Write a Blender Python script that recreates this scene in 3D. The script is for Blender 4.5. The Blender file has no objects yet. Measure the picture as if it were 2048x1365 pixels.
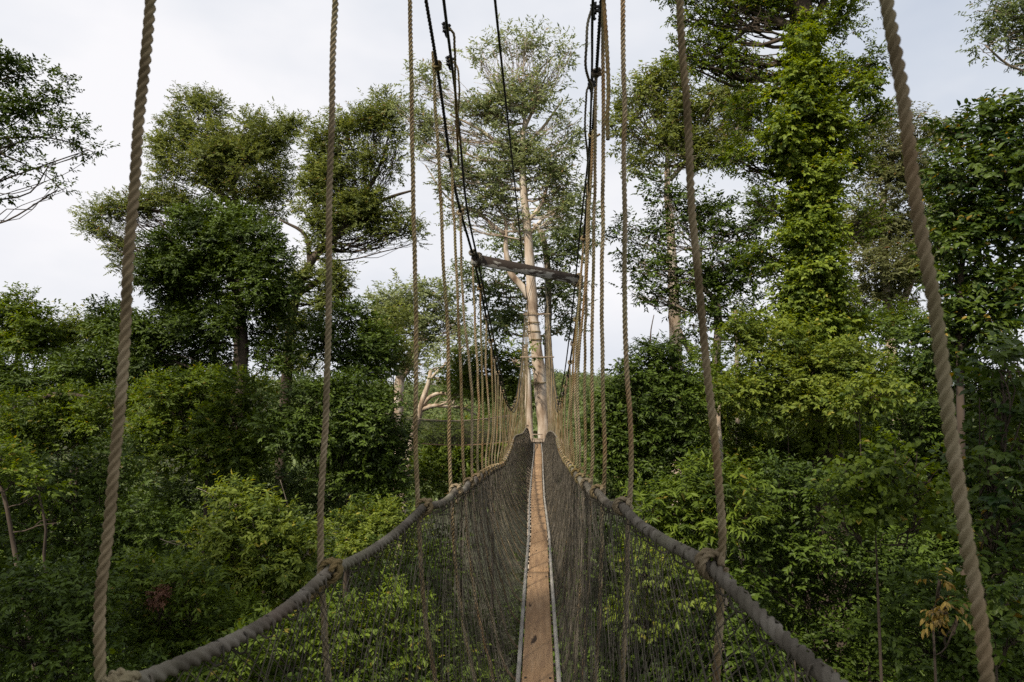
import bpy, math, random
import numpy as np
C = bpy.context.scene.collection
R = math.radians

# ------------------------------------------------------------------ camera, sky, sun, exposure
EYE = 1.95                       # camera height over the deck boards (deck z = 0)
F = 1365.0                       # focal length in pixels of the 2048 px wide photograph
PITCH, YAW = R(4.36), R(2.14)
cd = bpy.data.cameras.new('camera')
cam = bpy.data.objects.new('camera', cd)
C.objects.link(cam)
cam.location = (0, 0, EYE)
cam.rotation_euler = (math.pi / 2 + PITCH, 0, YAW)
cd.sensor_width = 36.0
cd.lens = F / 2048 * 36
cd.clip_start, cd.clip_end = 0.05, 3000
cd.dof.use_dof = True
cd.dof.focus_distance = 12.0
cd.dof.aperture_fstop = 9.0
S = bpy.context.scene
S.camera = cam

SUN_EL, SUN_AZ = R(47), R(220)          # azimuth clockwise from +Y (north): behind and to the left
sun_dir = np.array([math.sin(SUN_AZ) * math.cos(SUN_EL), math.cos(SUN_AZ) * math.cos(SUN_EL), math.sin(SUN_EL)])
world = bpy.data.worlds.new('World')
S.world = world
world.use_nodes = True
wn, wl = world.node_tree.nodes, world.node_tree.links
wn.clear()
out = wn.new('ShaderNodeOutputWorld')
bg_sky = wn.new('ShaderNodeBackground')
bg_cloud = wn.new('ShaderNodeBackground')
mixw = wn.new('ShaderNodeMixShader')
sky = wn.new('ShaderNodeTexSky')
sky.sky_type = 'NISHITA'
sky.sun_disc = False
sky.sun_elevation, sky.sun_rotation = SUN_EL, SUN_AZ
bg_sky.inputs['Strength'].default_value = 0.12
wl.new(sky.outputs[0], bg_sky.inputs['Color'])
tc = wn.new('ShaderNodeTexCoord')
n1 = wn.new('ShaderNodeTexNoise')
n1.inputs['Scale'].default_value = 1.7
n1.inputs['Detail'].default_value = 5
n1.inputs['Roughness'].default_value = 0.5
mp = wn.new('ShaderNodeMapping')
mp.inputs['Scale'].default_value = (1, 1, 2.2)
mp.inputs['Location'].default_value = (0.35, 0.1, 0.0)
wl.new(tc.outputs['Generated'], mp.inputs[0])
wl.new(mp.outputs[0], n1.inputs['Vector'])
rc = wn.new('ShaderNodeValToRGB')
rc.color_ramp.elements[0].position = 0.38
rc.color_ramp.elements[0].color = (0.62, 0.66, 0.73, 1)
rc.color_ramp.elements[1].position = 0.62
rc.color_ramp.elements[1].color = (0.85, 0.845, 0.87, 1)
wl.new(n1.outputs[0], rc.inputs[0])
wl.new(rc.outputs[0], bg_cloud.inputs['Color'])
bg_cloud.inputs['Strength'].default_value = 0.95
rm = wn.new('ShaderNodeValToRGB')            # where the cloud thins out
rm.color_ramp.elements[0].position = 0.25
rm.color_ramp.elements[0].color = (0.72, 0.72, 0.72, 1)
rm.color_ramp.elements[1].position = 0.42
rm.color_ramp.elements[1].color = (1, 1, 1, 1)
wl.new(n1.outputs[0], rm.inputs[0])
wl.new(rm.outputs[0], mixw.inputs[0])
wl.new(bg_sky.outputs[0], mixw.inputs[1])
wl.new(bg_cloud.outputs[0], mixw.inputs[2])
wl.new(mixw.outputs[0], out.inputs['Surface'])

sd = bpy.data.lights.new('sun', 'SUN')
sd.energy = 5.0
sd.angle = R(2.0)
sd.color = (1.0, 0.91, 0.77)
sun = bpy.data.objects.new('sun', sd)
C.objects.link(sun)
sun.rotation_euler = (math.pi / 2 - SUN_EL, 0, math.pi - SUN_AZ)
sun.location = (-20, -20, 40)
S.view_settings.view_transform = 'Standard'
S.view_settings.look = 'None'
S.view_settings.exposure = 0.25
S.view_settings.gamma = 1.0
S.render.engine = 'CYCLES'
S.cycles.max_bounces = 6
S.cycles.diffuse_bounces = 2
S.cycles.glossy_bounces = 2
S.cycles.transmission_bounces = 3
S.cycles.volume_bounces = 0
S.cycles.use_denoising = False
S.cycles.sample_clamp_direct = 4.0
S.cycles.sample_clamp_indirect = 1.5
S.cycles.caustics_reflective = False
S.cycles.caustics_refractive = False

# ------------------------------------------------------------------ projection: photograph pixel + distance -> world point
cp, sp, cy, sy = math.cos(PITCH), math.sin(PITCH), math.cos(YAW), math.sin(YAW)
def P(px, py, Y):
    """world point seen at pixel (px, py) of the 2048 x 1365 photograph, Y metres down the walkway"""
    a, b = (px - 1024) / F, (682.5 - py) / F
    fw = np.array([0.0, cp, sp]); up = np.array([0.0, -sp, cp]); rt = np.array([1.0, 0, 0])
    d = fw + a * rt + b * up
    d = np.array([d[0] * cy - d[1] * sy, d[0] * sy + d[1] * cy, d[2]])
    return np.array([0, 0, EYE]) + d * (Y / d[1])

# ------------------------------------------------------------------ object helpers
def tag(o, label=None, cat=None, group=None, kind=None):
    if label: o['label'] = label
    if cat: o['category'] = cat
    if group: o['group'] = group
    if kind: o['kind'] = kind
    return o
def thing(name, label, cat, loc=(0, 0, 0), group=None):
    o = bpy.data.objects.new(name, None)
    o.empty_display_size = 0.2
    C.objects.link(o)
    o.location = tuple(float(v) for v in loc)
    return tag(o, label, cat, group)
def mesh_obj(name, V, faces, mat, parent=None, smooth=False, attr=None):
    """faces: list of int arrays (n,3) / (n,4)"""
    V = np.asarray(V, dtype=np.float32)
    if parent is not None:
        V = V - np.array(parent.location, dtype=np.float32)
    if isinstance(faces, np.ndarray): faces = [faces]
    idx = np.concatenate([f.ravel() for f in faces]).astype(np.int32)
    tot = np.concatenate([np.full(len(f), f.shape[1], np.int32) for f in faces])
    start = np.concatenate([[0], np.cumsum(tot)[:-1]]).astype(np.int32)
    me = bpy.data.meshes.new(name)
    me.vertices.add(len(V)); me.vertices.foreach_set('co', V.ravel())
    me.loops.add(len(idx)); me.loops.foreach_set('vertex_index', idx)
    me.polygons.add(len(tot)); me.polygons.foreach_set('loop_start', start)
    me.polygons.foreach_set('loop_total', tot)
    if smooth: me.polygons.foreach_set('use_smooth', np.ones(len(tot), dtype=bool))
    if attr is not None:
        a = me.attributes.new('tint', 'FLOAT', 'FACE')
        a.data.foreach_set('value', np.asarray(attr, dtype=np.float32))
    me.update(calc_edges=True)
    me.materials.append(mat)
    o = bpy.data.objects.new(name, me)
    C.objects.link(o)
    if parent is not None: o.parent = parent
    return o
def link_part(o, parent):
    o.parent = parent
    return o

class MB:                         # a bag of verts and faces
    def __init__(s): s.V, s.T, s.Q, s.n = [], [], [], 0
    def add(s, V, T=None, Q=None):
        if T is not None and len(T): s.T.append(np.asarray(T) + s.n)
        if Q is not None and len(Q): s.Q.append(np.asarray(Q) + s.n)
        s.V.append(np.asarray(V)); s.n += len(V)
    def box(s, c, half, rot=None, ch=0.18):
        c = np.asarray(c, float)
        h = np.asarray(half, float); b = min(h) * ch
        v = []
        # chamfered box: 24 verts
        for sx in (-1, 1):
            for sy_ in (-1, 1):
                for sz in (-1, 1):
                    for ax in range(3):
                        p = np.array([sx, sy_, sz]) * (h - b); p[ax] = (sx, sy_, sz)[ax] * h[ax]
                        v.append(p)
        v = np.array(v)
        from mathutils import Vector
        import bmesh
        bm = bmesh.new()
        for p in v: bm.verts.new(Vector(p))
        r = bmesh.ops.convex_hull(bm, input=bm.verts[:])
        bmesh.ops.dissolve_limit(bm, angle_limit=0.02, verts=bm.verts[:], edges=bm.edges[:])
        bmesh.ops.triangulate(bm, faces=bm.faces[:])
        bm.verts.index_update()
        vv = np.array([q.co[:] for q in bm.verts]); ff = np.array([[q.index for q in f.verts] for f in bm.faces])
        bm.free()
        if rot is not None: vv = vv @ np.asarray(rot).T
        s.add(vv + c, T=ff)
    def tube(s, pts, rad, n=6, cap=True):
        V, Q, T = tube_np(pts, rad, n, cap)
        s.add(V, T=T, Q=Q)
    def build(s, name, mat, parent=None, smooth=False):
        F_ = []
        if s.T: F_.append(np.concatenate(s.T))
        if s.Q: F_.append(np.concatenate(s.Q))
        return mesh_obj(name, np.concatenate(s.V), F_, mat, parent, smooth)

def frames(pts):
    pts = np.asarray(pts, float)
    t = np.gradient(pts, axis=0)
    t /= np.linalg.norm(t, axis=1)[:, None] + 1e-12
    ref = np.array([1.0, 0, 0]) if abs(t[0][0]) < 0.8 else np.array([0, 0, 1.0])
    u = np.zeros_like(pts)
    u0 = ref - t[0] * (ref @ t[0]); u0 /= np.linalg.norm(u0)
    for i in range(len(pts)):
        u0 = u0 - t[i] * (u0 @ t[i]); u0 /= np.linalg.norm(u0) + 1e-12
        u[i] = u0
    return t, u, np.cross(t, u)
def ring_quads(m, n):
    i = np.arange(m - 1)[:, None] * n; j = np.arange(n)[None, :]; k = (j + 1) % n
    return np.stack([i + j, i + k, i + n + k, i + n + j], -1).reshape(-1, 4)
def tube_np(pts, rad, n=6, cap=True):
    pts = np.asarray(pts, float); m = len(pts)
    rad = np.broadcast_to(np.asarray(rad, float), (m,))
    t, u, v = frames(pts)
    a = np.linspace(0, 2 * math.pi, n, endpoint=False)
    V = pts[:, None, :] + rad[:, None, None] * (np.cos(a)[None, :, None] * u[:, None, :] + np.sin(a)[None, :, None] * v[:, None, :])
    V = V.reshape(-1, 3)
    T = None
    if cap:
        c0 = [[0, k + 1, k] for k in range(1, n - 1)]
        o = (m - 1) * n
        c1 = [[o, o + k, o + k + 1] for k in range(1, n - 1)]
        T = np.array(c0 + c1)
    return V, ring_quads(m, n), T
def resample(pts, step):
    """smooth (Catmull-Rom) resample at about the given step"""
    pts = np.asarray(pts, float)
    h = np.linalg.norm(np.diff(pts, axis=0), axis=1) + 1e-9
    d = np.diff(pts, axis=0) / h[:, None]
    m = np.empty_like(pts)
    m[0], m[-1] = d[0], d[-1]
    if len(pts) > 2:
        m[1:-1] = (h[1:, None] * d[:-1] + h[:-1, None] * d[1:]) / (h[1:] + h[:-1])[:, None]
    res = []
    for i in range(len(pts) - 1):
        n = max(2, int(math.ceil(h[i] / step)))
        t = np.linspace(0, 1, n, endpoint=False)[:, None]
        a, b = pts[i], pts[i + 1]
        res.append((2 * t**3 - 3 * t**2 + 1) * a + (t**3 - 2 * t**2 + t) * h[i] * m[i] + (-2 * t**3 + 3 * t**2) * b + (t**3 - t**2) * h[i] * m[i + 1])
    res.append(pts[-1][None])
    return np.vstack(res)
def rope_np(pts, D, lay=2.9, nprof=18, per=12, lobes=3, groove=0.42):
    """a laid rope of diameter D along pts; lay = pitch in diameters"""
    pitch = lay * D
    p = resample(pts, pitch / per)
    s = np.concatenate([[0], np.cumsum(np.linalg.norm(np.diff(p, axis=0), axis=1))])
    t, u, v = frames(p)
    Rr = D / 2
    th = np.linspace(0, 2 * math.pi, nprof, endpoint=False)
    base = th[None, :] + 2 * math.pi * s[:, None] / pitch * 1.0
    w = 2 * math.pi / lobes
    phi = (th + w / 2) % w - w / 2                              # profile twists with the path
    if lobes == 3: a_, o_ = 0.464 * Rr, 0.536 * Rr
    else: a_, o_ = 0.36 * Rr, 0.64 * Rr
    r = o_ * np.cos(phi) + np.sqrt(np.maximum(a_**2 - (o_ * np.sin(phi))**2, 0))
    r = np.maximum(r, groove * Rr)
    V = p[:, None, :] + r[None, :, None] * (np.cos(base)[:, :, None] * u[:, None, :] + np.sin(base)[:, :, None] * v[:, None, :])
    n = nprof; m = len(p)
    o = (m - 1) * n
    T = np.array([[0, k + 1, k] for k in range(1, n - 1)] + [[o, o + k, o + k + 1] for k in range(1, n - 1)])
    return V.reshape(-1, 3), ring_quads(m, n), T

# ------------------------------------------------------------------ materials
def mat_new(name):
    m = bpy.data.materials.new(name); m.use_nodes = True
    nt = m.node_tree
    b = nt.nodes['Principled BSDF']
    return m, nt.nodes, nt.links, b
def ramp(nodes, stops):
    r = nodes.new('ShaderNodeValToRGB')
    e = r.color_ramp.elements
    while len(e) < len(stops): e.new(0.5)
    for k, (p, c) in enumerate(stops):
        e[k].position = p; e[k].color = (*c, 1)
    return r
def noise_mat(name, stops, scale, detail=4, rough=0.8, stretch=(1, 1, 1), bump=0.0, bump_scale=None, spec=0.3):
    m, N, L, b = mat_new(name)
    tc = N.new('ShaderNodeTexCoord'); mp = N.new('ShaderNodeMapping'); mp.inputs['Scale'].default_value = stretch
    L.new(tc.outputs['Object'], mp.inputs[0])
    n = N.new('ShaderNodeTexNoise'); n.inputs['Scale'].default_value = scale; n.inputs['Detail'].default_value = detail
    L.new(mp.outputs[0], n.inputs['Vector'])
    r = ramp(N, stops); L.new(n.outputs[0], r.inputs[0]); L.new(r.outputs[0], b.inputs['Base Color'])
    b.inputs['Roughness'].default_value = rough
    b.inputs['Specular IOR Level'].default_value = spec
    if bump:
        n2 = N.new('ShaderNodeTexNoise'); n2.inputs['Scale'].default_value = bump_scale or scale * 4; n2.inputs['Detail'].default_value = 3
        L.new(mp.outputs[0], n2.inputs['Vector'])
        bp = N.new('ShaderNodeBump'); bp.inputs['Strength'].default_value = bump; bp.inputs['Distance'].default_value = 0.02
        L.new(n2.outputs[0], bp.inputs['Height']); L.new(bp.outputs[0], b.inputs['Normal'])
    return m
def rope_mat(name, lo, mid, hi, green, rust):
    m, N, L, b = mat_new(name)
    tc = N.new('ShaderNodeTexCoord')
    n = N.new('ShaderNodeTexNoise'); n.inputs['Scale'].default_value = 9; n.inputs['Detail'].default_value = 5
    L.new(tc.outputs['Object'], n.inputs['Vector'])
    r = ramp(N, [(0.3, lo), (0.5, mid), (0.72, hi)]); L.new(n.outputs[0], r.inputs[0])
    n2 = N.new('ShaderNodeTexNoise'); n2.inputs['Scale'].default_value = 3.1; n2.inputs['Detail'].default_value = 3
    L.new(tc.outputs['Object'], n2.inputs['Vector'])
    r2 = ramp(N, [(0.5, (0, 0, 0)), (0.68, (0.7, 0.7, 0.7))]); L.new(n2.outputs[0], r2.inputs[0])
    mx = N.new('ShaderNodeMixRGB'); L.new(r2.outputs[0], mx.inputs[0]); L.new(r.outputs[0], mx.inputs[1]); mx.inputs[2].default_value = (*green, 1)
    mp = N.new('ShaderNodeMapping'); mp.inputs['Location'].default_value = (7, 3, 1); L.new(tc.outputs['Object'], mp.inputs[0])
    n3 = N.new('ShaderNodeTexNoise'); n3.inputs['Scale'].default_value = 2.3; n3.inputs['Detail'].default_value = 3
    L.new(mp.outputs[0], n3.inputs['Vector'])
    r3 = ramp(N, [(0.52, (0, 0, 0)), (0.72, (0.75, 0.75, 0.75))]); L.new(n3.outputs[0], r3.inputs[0])
    mx2 = N.new('ShaderNodeMixRGB'); L.new(r3.outputs[0], mx2.inputs[0]); L.new(mx.outputs[0], mx2.inputs[1]); mx2.inputs[2].default_value = (*rust, 1)
    oi = N.new('ShaderNodeObjectInfo')
    hv = N.new('ShaderNodeHueSaturation')
    m1 = N.new('ShaderNodeMapRange'); m1.inputs['To Min'].default_value = 0.68; m1.inputs['To Max'].default_value = 1.02
    m2 = N.new('ShaderNodeMapRange'); m2.inputs['To Min'].default_value = 1.15; m2.inputs['To Max'].default_value = 0.85
    L.new(oi.outputs['Random'], m1.inputs['Value']); L.new(oi.outputs['Random'], m2.inputs['Value'])
    L.new(m1.outputs[0], hv.inputs['Value']); L.new(m2.outputs[0], hv.inputs['Saturation'])
    L.new(mx2.outputs[0], hv.inputs['Color'])
    L.new(hv.outputs[0], b.inputs['Base Color'])
    b.inputs['Roughness'].default_value = 0.9
    b.inputs['Specular IOR Level'].default_value = 0.12
    nf = N.new('ShaderNodeTexNoise'); nf.inputs['Scale'].default_value = 260; nf.inputs['Detail'].default_value = 2
    L.new(tc.outputs['Object'], nf.inputs['Vector'])
    bp = N.new('ShaderNodeBump'); bp.inputs['Strength'].default_value = 0.25; bp.inputs['Distance'].default_value = 0.0015
    L.new(nf.outputs[0], bp.inputs['Height']); L.new(bp.outputs[0], b.inputs['Normal'])
    return m
def leaf_mat(name, dark, light, extra=None, transl=0.38, rough=0.5):
    """leaf colour varies leaf by leaf through the per-face 'tint' value"""
    m, N, L, b = mat_new(name)
    at = N.new('ShaderNodeAttribute'); at.attribute_name = 'tint'
    st = [(0.0, dark), (0.75, light)]
    if extra: st += [(0.93, light), (0.97, extra)]
    r = ramp(N, st)
    L.new(at.outputs['Fac'], r.inputs[0])
    L.new(r.outputs[0], b.inputs['Base Color'])
    b.inputs['Roughness'].default_value = rough
    b.inputs['Specular IOR Level'].default_value = 0.2
    tr = N.new('ShaderNodeBsdfTranslucent')
    hs = N.new('ShaderNodeHueSaturation'); hs.inputs['Hue'].default_value = 0.485; hs.inputs['Saturation'].default_value = 1.15; hs.inputs['Value'].default_value = 1.5
    L.new(r.outputs[0], hs.inputs['Color']); L.new(hs.outputs[0], tr.inputs['Color'])
    mx = N.new('ShaderNodeMixShader'); mx.inputs[0].default_value = transl
    L.new(b.outputs[0], mx.inputs[1]); L.new(tr.outputs[0], mx.inputs[2])
    L.new(mx.outputs[0], N['Material Output'].inputs['Surface'])
    return m
M = {}
M['rope'] = rope_mat('tan_rope', (0.13, 0.095, 0.050), (0.235, 0.178, 0.100), (0.34, 0.275, 0.175), (0.20, 0.185, 0.09), (0.26, 0.145, 0.06))
M['rail'] = rope_mat('grey_rope', (0.060, 0.050, 0.037), (0.125, 0.108, 0.083), (0.24, 0.215, 0.175), (0.18, 0.17, 0.115), (0.19, 0.135, 0.105))
M['cable'] = noise_mat('dark_cable', [(0.3, (0.008, 0.008, 0.008)), (0.7, (0.030, 0.028, 0.025))], 20, rough=0.6)
M['net'] = noise_mat('brown_netting', [(0.3, (0.032, 0.027, 0.019)), (0.5, (0.066, 0.056, 0.041)), (0.72, (0.17, 0.145, 0.11))], 6, detail=6, rough=0.85)
M['alu'] = noise_mat('weathered_aluminium', [(0.35, (0.17, 0.155, 0.135)), (0.65, (0.31, 0.29, 0.255))], 3, rough=0.55, stretch=(1, 1, 1), spec=0.4)
M['beam'] = None

def board_mat():
    m, N, L, b = mat_new('deck_board_wood')
    tc = N.new('ShaderNodeTexCoord')
    mp = N.new('ShaderNodeMapping'); mp.inputs['Scale'].default_value = (14, 1.1, 6); L.new(tc.outputs['Object'], mp.inputs[0])
    n = N.new('ShaderNodeTexNoise'); n.inputs['Scale'].default_value = 2.2; n.inputs['Detail'].default_value = 6; L.new(mp.outputs[0], n.inputs['Vector'])
    r = ramp(N, [(0.28, (0.22, 0.140, 0.084)), (0.5, (0.30, 0.190, 0.103)), (0.75, (0.37, 0.25, 0.148))]); L.new(n.outputs[0], r.inputs[0])
    # dark cracks / scuffs running with the grain, of their own shape
    mp2 = N.new('ShaderNodeMapping'); mp2.inputs['Scale'].default_value = (9, 1.6, 1); mp2.inputs['Location'].default_value = (1.3, 0.4, 0); L.new(tc.outputs['Object'], mp2.inputs[0])
    n2 = N.new('ShaderNodeTexNoise'); n2.inputs['Scale'].default_value = 1.6; n2.inputs['Detail'].default_value = 3; n2.inputs['Distortion'].default_value = 0.8
    L.new(mp2.outputs[0], n2.inputs['Vector'])
    r2 = ramp(N, [(0.0, (0, 0, 0)), (0.325, (1, 1, 1))]); r2.color_ramp.elements[0].position = 0.285; L.new(n2.outputs[0], r2.inputs[0])
    mx = N.new('ShaderNodeMixRGB'); L.new(r2.outputs[0], mx.inputs[0]); mx.inputs[1].default_value = (0.05, 0.032, 0.02, 1); L.new(r.outputs[0], mx.inputs[2])
    n3 = N.new('ShaderNodeTexNoise'); n3.inputs['Scale'].default_value = 0.9; n3.inputs['Detail'].default_value = 4; L.new(tc.outputs['Object'], n3.inputs['Vector'])
    r3 = ramp(N, [(0.35, (0.62, 0.60, 0.58)), (0.6, (1, 1, 1))]); L.new(n3.outputs[0], r3.inputs[0])
    m3 = N.new('ShaderNodeMixRGB'); m3.blend_type = 'MULTIPLY'; m3.inputs[0].default_value = 0.8; L.new(mx.outputs[0], m3.inputs[1]); L.new(r3.outputs[0], m3.inputs[2])
    L.new(m3.outputs[0], b.inputs['Base Color'])
    b.inputs['Roughness'].default_value = 0.85; b.inputs['Specular IOR Level'].default_value = 0.2
    bp = N.new('ShaderNodeBump'); bp.inputs['Strength'].default_value = 0.35; bp.inputs['Distance'].default_value = 0.004
    L.new(n.outputs[0], bp.inputs['Height']); L.new(bp.outputs[0], b.inputs['Normal'])
    return m
M['board'] = board_mat()
def beam_mat():
    m, N, L, b = mat_new('flaking_paint_beam')
    tc = N.new('ShaderNodeTexCoord')
    mp = N.new('ShaderNodeMapping'); mp.inputs['Scale'].default_value = (1, 3, 3.4); L.new(tc.outputs['Object'], mp.inputs[0])
    n = N.new('ShaderNodeTexNoise'); n.inputs['Scale'].default_value = 7; n.inputs['Detail'].default_value = 6; n.inputs['Roughness'].default_value = 0.62; L.new(mp.outputs[0], n.inputs['Vector'])
    sx = N.new('ShaderNodeSeparateXYZ'); L.new(tc.outputs['Object'], sx.inputs[0])
    ma = N.new('ShaderNodeMath'); ma.operation = 'MULTIPLY_ADD'; L.new(sx.outputs['Z'], ma.inputs[0]); ma.inputs[1].default_value = -3.6; L.new(n.outputs[0], ma.inputs[2])
    r = ramp(N, [(0.555, (0.038, 0.026, 0.019)), (0.575, (0.27, 0.255, 0.23))]); L.new(ma.outputs[0], r.inputs[0])
    L.new(r.outputs[0], b.inputs['Base Color']); b.inputs['Roughness'].default_value = 0.9
    bp = N.new('ShaderNodeBump'); bp.inputs['Strength'].default_value = 0.5; bp.inputs['Distance'].default_value = 0.004
    L.new(n.outputs[0], bp.inputs['Height']); L.new(bp.outputs[0], b.inputs['Normal'])
    return m
M['beam'] = beam_mat()
M['bark_white'] = noise_mat('pale_bark', [(0.30, (0.13, 0.085, 0.055)), (0.43, (0.33, 0.25, 0.18)), (0.56, (0.47, 0.39, 0.31)), (0.70, (0.58, 0.52, 0.45))], 3.2, detail=9, rough=0.95, stretch=(1, 1, 0.3), bump=0.8)
M['bark_grey'] = noise_mat('grey_bark', [(0.3, (0.10, 0.08, 0.06)), (0.5, (0.22, 0.18, 0.14)), (0.7, (0.36, 0.30, 0.24))], 1.8, detail=8, rough=0.9, stretch=(1, 1, 0.3), bump=0.5)
M['bark_dark'] = noise_mat('dark_bark', [(0.3, (0.025, 0.018, 0.013)), (0.7, (0.10, 0.075, 0.055))], 3, detail=7, rough=0.95, stretch=(1, 1, 0.3), bump=0.5)
M['plank'] = noise_mat('grey_planks', [(0.3, (0.14, 0.10, 0.07)), (0.7, (0.32, 0.25, 0.18))], 4, rough=0.9, stretch=(4, 1, 1))
M['ground'] = noise_mat('forest_floor', [(0.3, (0.018, 0.016, 0.010)), (0.55, (0.035, 0.04, 0.016)), (0.75, (0.06, 0.065, 0.025))], 0.4, detail=8, rough=1.0, bump=0.6)
LM = {
 'dark':  leaf_mat('leaves_dark', (0.020, 0.036, 0.005), (0.080, 0.122, 0.015), transl=0.2),  # dark-leaved trees; on the low bushes this colour also paints in shade
 'mid':   leaf_mat('leaves_mid', (0.030, 0.052, 0.006), (0.132, 0.185, 0.020), (0.22, 0.18, 0.030)),
 'olive': leaf_mat('leaves_olive', (0.062, 0.084, 0.020), (0.195, 0.228, 0.058), (0.23, 0.16, 0.06)),
 'pale':  leaf_mat('leaves_pale', (0.11, 0.14, 0.055), (0.25, 0.285, 0.125), (0.30, 0.23, 0.12)),  # pale crowns: haze and backlight painted into the leaf colour
 'grey':  leaf_mat('leaves_greygreen', (0.056, 0.082, 0.028), (0.165, 0.205, 0.075), (0.23, 0.18, 0.09)),
 'lime':  leaf_mat('leaves_lime', (0.050, 0.082, 0.012), (0.190, 0.235, 0.036), (0.32, 0.29, 0.045), transl=0.38),
 'broad': leaf_mat('leaves_broad', (0.018, 0.040, 0.008), (0.090, 0.130, 0.022), (0.26, 0.18, 0.03), transl=0.32, rough=0.4),
 'brown': leaf_mat('leaves_brownish', (0.070, 0.078, 0.026), (0.180, 0.190, 0.072), (0.20, 0.11, 0.05)),
 'vine':  leaf_mat('leaves_vine', (0.050, 0.085, 0.012), (0.215, 0.275, 0.036), (0.32, 0.29, 0.045), transl=0.38),
 'red':   leaf_mat('seed_heads_red', (0.06, 0.024, 0.015), (0.14, 0.065, 0.035), transl=0.1),
 'sere':  leaf_mat('leaves_yellowing', (0.10, 0.07, 0.02), (0.28, 0.20, 0.05), transl=0.3),
}

# ------------------------------------------------------------------ foliage
def unit(a): return a / (np.linalg.norm(a, axis=-1, keepdims=True) + 1e-9)
def leaves_np(rng, base, d, nrm, L, W, big):
    """one small folded leaf per row: base point, direction, face normal, length, width"""
    n = len(base)
    w = np.cross(d, nrm)
    L = L[:, None]; W = W[:, None]
    if not big:
        up = nrm * W * 0.22
        V = np.stack([base, base + d * L * 0.42 + w * W * 0.5 + up, base + d * L - nrm * L * 0.12, base + d * L * 0.42 - w * W * 0.5 + up], 1)
        k = np.arange(n)[:, None] * 4
        T = np.concatenate([k + [0, 1, 2], k + [0, 2, 3]], 1).reshape(-1, 3)
        return V.reshape(-1, 3), T, 2
    up = nrm * W * 0.16
    dr = nrm * L
    V = np.stack([base, base + d * L * 0.38 - dr * 0.02, base + d * L * 0.74 - dr * 0.09, base + d * L * 1.0 - dr * 0.20,
                  base + d * L * 0.28 + w * W * 0.46 + up, base + d * L * 0.66 + w * W * 0.40 + up - dr * 0.05,
                  base + d * L * 0.28 - w * W * 0.46 + up, base + d * L * 0.66 - w * W * 0.40 + up - dr * 0.05], 1)
    k = np.arange(n)[:, None] * 8
    T = np.concatenate([k + a for a in ([0, 4, 1], [1, 4, 5], [1, 5, 2], [2, 5, 3], [0, 1, 6], [1, 7, 6], [1, 2, 7], [2, 3, 7])], 1).reshape(-1, 3)
    return V.reshape(-1, 3), T, 8
STAT = {'leaves': 0}
def crown_np(rng, ells, L, W, dens, droop=0.25, big=False, per=9, shell=0.45, puff=0.42, flat=0.7, pufflim=(0.2, 1.5)):
    """ells: list of (centre, (rx, ry, rz), dens factor). returns verts, tris, tint, puff centres"""
    Vs, Ts, tints, centres = [], [], [], []
    n0 = 0
    for c, r, df in ells:
        r = np.asarray(r)
        rp = float(np.clip(puff * min(r[0], r[2]), *pufflim))
        area = math.pi * r[0] * r[2]
        npf = int(max(4, 1.9 * area / (math.pi * rp * rp) * 1.0))
        u = unit(rng.normal(size=(npf, 3)))
        rad = shell + (1 - shell) * rng.random(npf) ** 0.6
        q = u * rad[:, None]
        pc = c + q * (r - 0.5 * np.minimum(r, rp))
        prad = rp * (0.65 + 0.7 * rng.random(npf))
        ptint = rng.normal(0, 0.19, npf)
        nleaf = int(1.75 * dens * df * area / (0.5 * L * W * 0.55))
        nsp = max(npf, nleaf // per)
        pi = rng.choice(npf, nsp, p=prad**2 / (prad**2).sum())
        o = unit(rng.normal(size=(nsp, 3)))
        o[:, 2] = np.where(rng.random(nsp) < 0.62, np.abs(o[:, 2]), o[:, 2])
        rr = rng.random(nsp) ** 0.3
        sp_ = pc[pi] + o * (rr * prad[pi])[:, None] * np.array([1, 1, flat])
        sdir = unit(o + 0.55 * unit(q[pi]) * 0.6 + rng.normal(0, 0.35, (nsp, 3)) + np.array([0, 0, 0.15 - droop]))
        Ls = L * (2.2 + 1.5 * rng.random(nsp))
        # leaves along each sprig
        k = np.arange(per)
        tt = (0.12 + 0.88 * (k + 0.5) / per)[None, :] + rng.normal(0, 0.03, (nsp, per))
        side = unit(np.cross(sdir, np.array([0, 0, 1.0]) + rng.normal(0, 0.25, (nsp, 3))))
        sgn = np.where(k % 2 == 0, 1.0, -1.0)
        ld = unit(sdir[:, None, :] * (0.45 + 0.6 * (k / per))[None, :, None] + side[:, None, :] * sgn[None, :, None] * 0.9
                  + rng.normal(0, 0.33, (nsp, per, 3)) - np.array([0, 0, droop]))
        base = sp_[:, None, :] + sdir[:, None, :] * (tt * Ls[:, None])[:, :, None]
        ld = ld.reshape(-1, 3); base = base.reshape(-1, 3)
        nn = np.array([0, 0, 0.45]) + 0.3 * sun_dir + 0.95 * np.repeat(o, per, 0) + rng.normal(0, 0.42, ld.shape)
        nn = unit(nn - ld * (nn * ld).sum(1, keepdims=True))
        m = len(ld)
        sz = 0.65 + 0.7 * rng.random(m)
        V, T, tf = leaves_np(rng, base, ld, nn, L * sz, W * sz, big)
        ti = np.clip(0.42 + np.repeat(ptint[pi] + rng.normal(0, 0.10, nsp), per) + rng.normal(0, 0.13, m), 0.0, 0.92)
        ti = np.where(rng.random(m) < 0.02, 1.0, ti)
        Vs.append(V); Ts.append(T + n0); n0 += len(V)
        tints.append(np.repeat(ti, tf)); centres.append(pc)
        STAT['leaves'] += m
    return np.concatenate(Vs), np.concatenate(Ts), np.concatenate(tints), centres
GROUND = -27.0
def ground_z(x, y):
    return GROUND + 1.2 * math.sin(x * 0.11 + 1) * math.cos(y * 0.09) + 0.03 * max(0, x - 5) * 4
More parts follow.
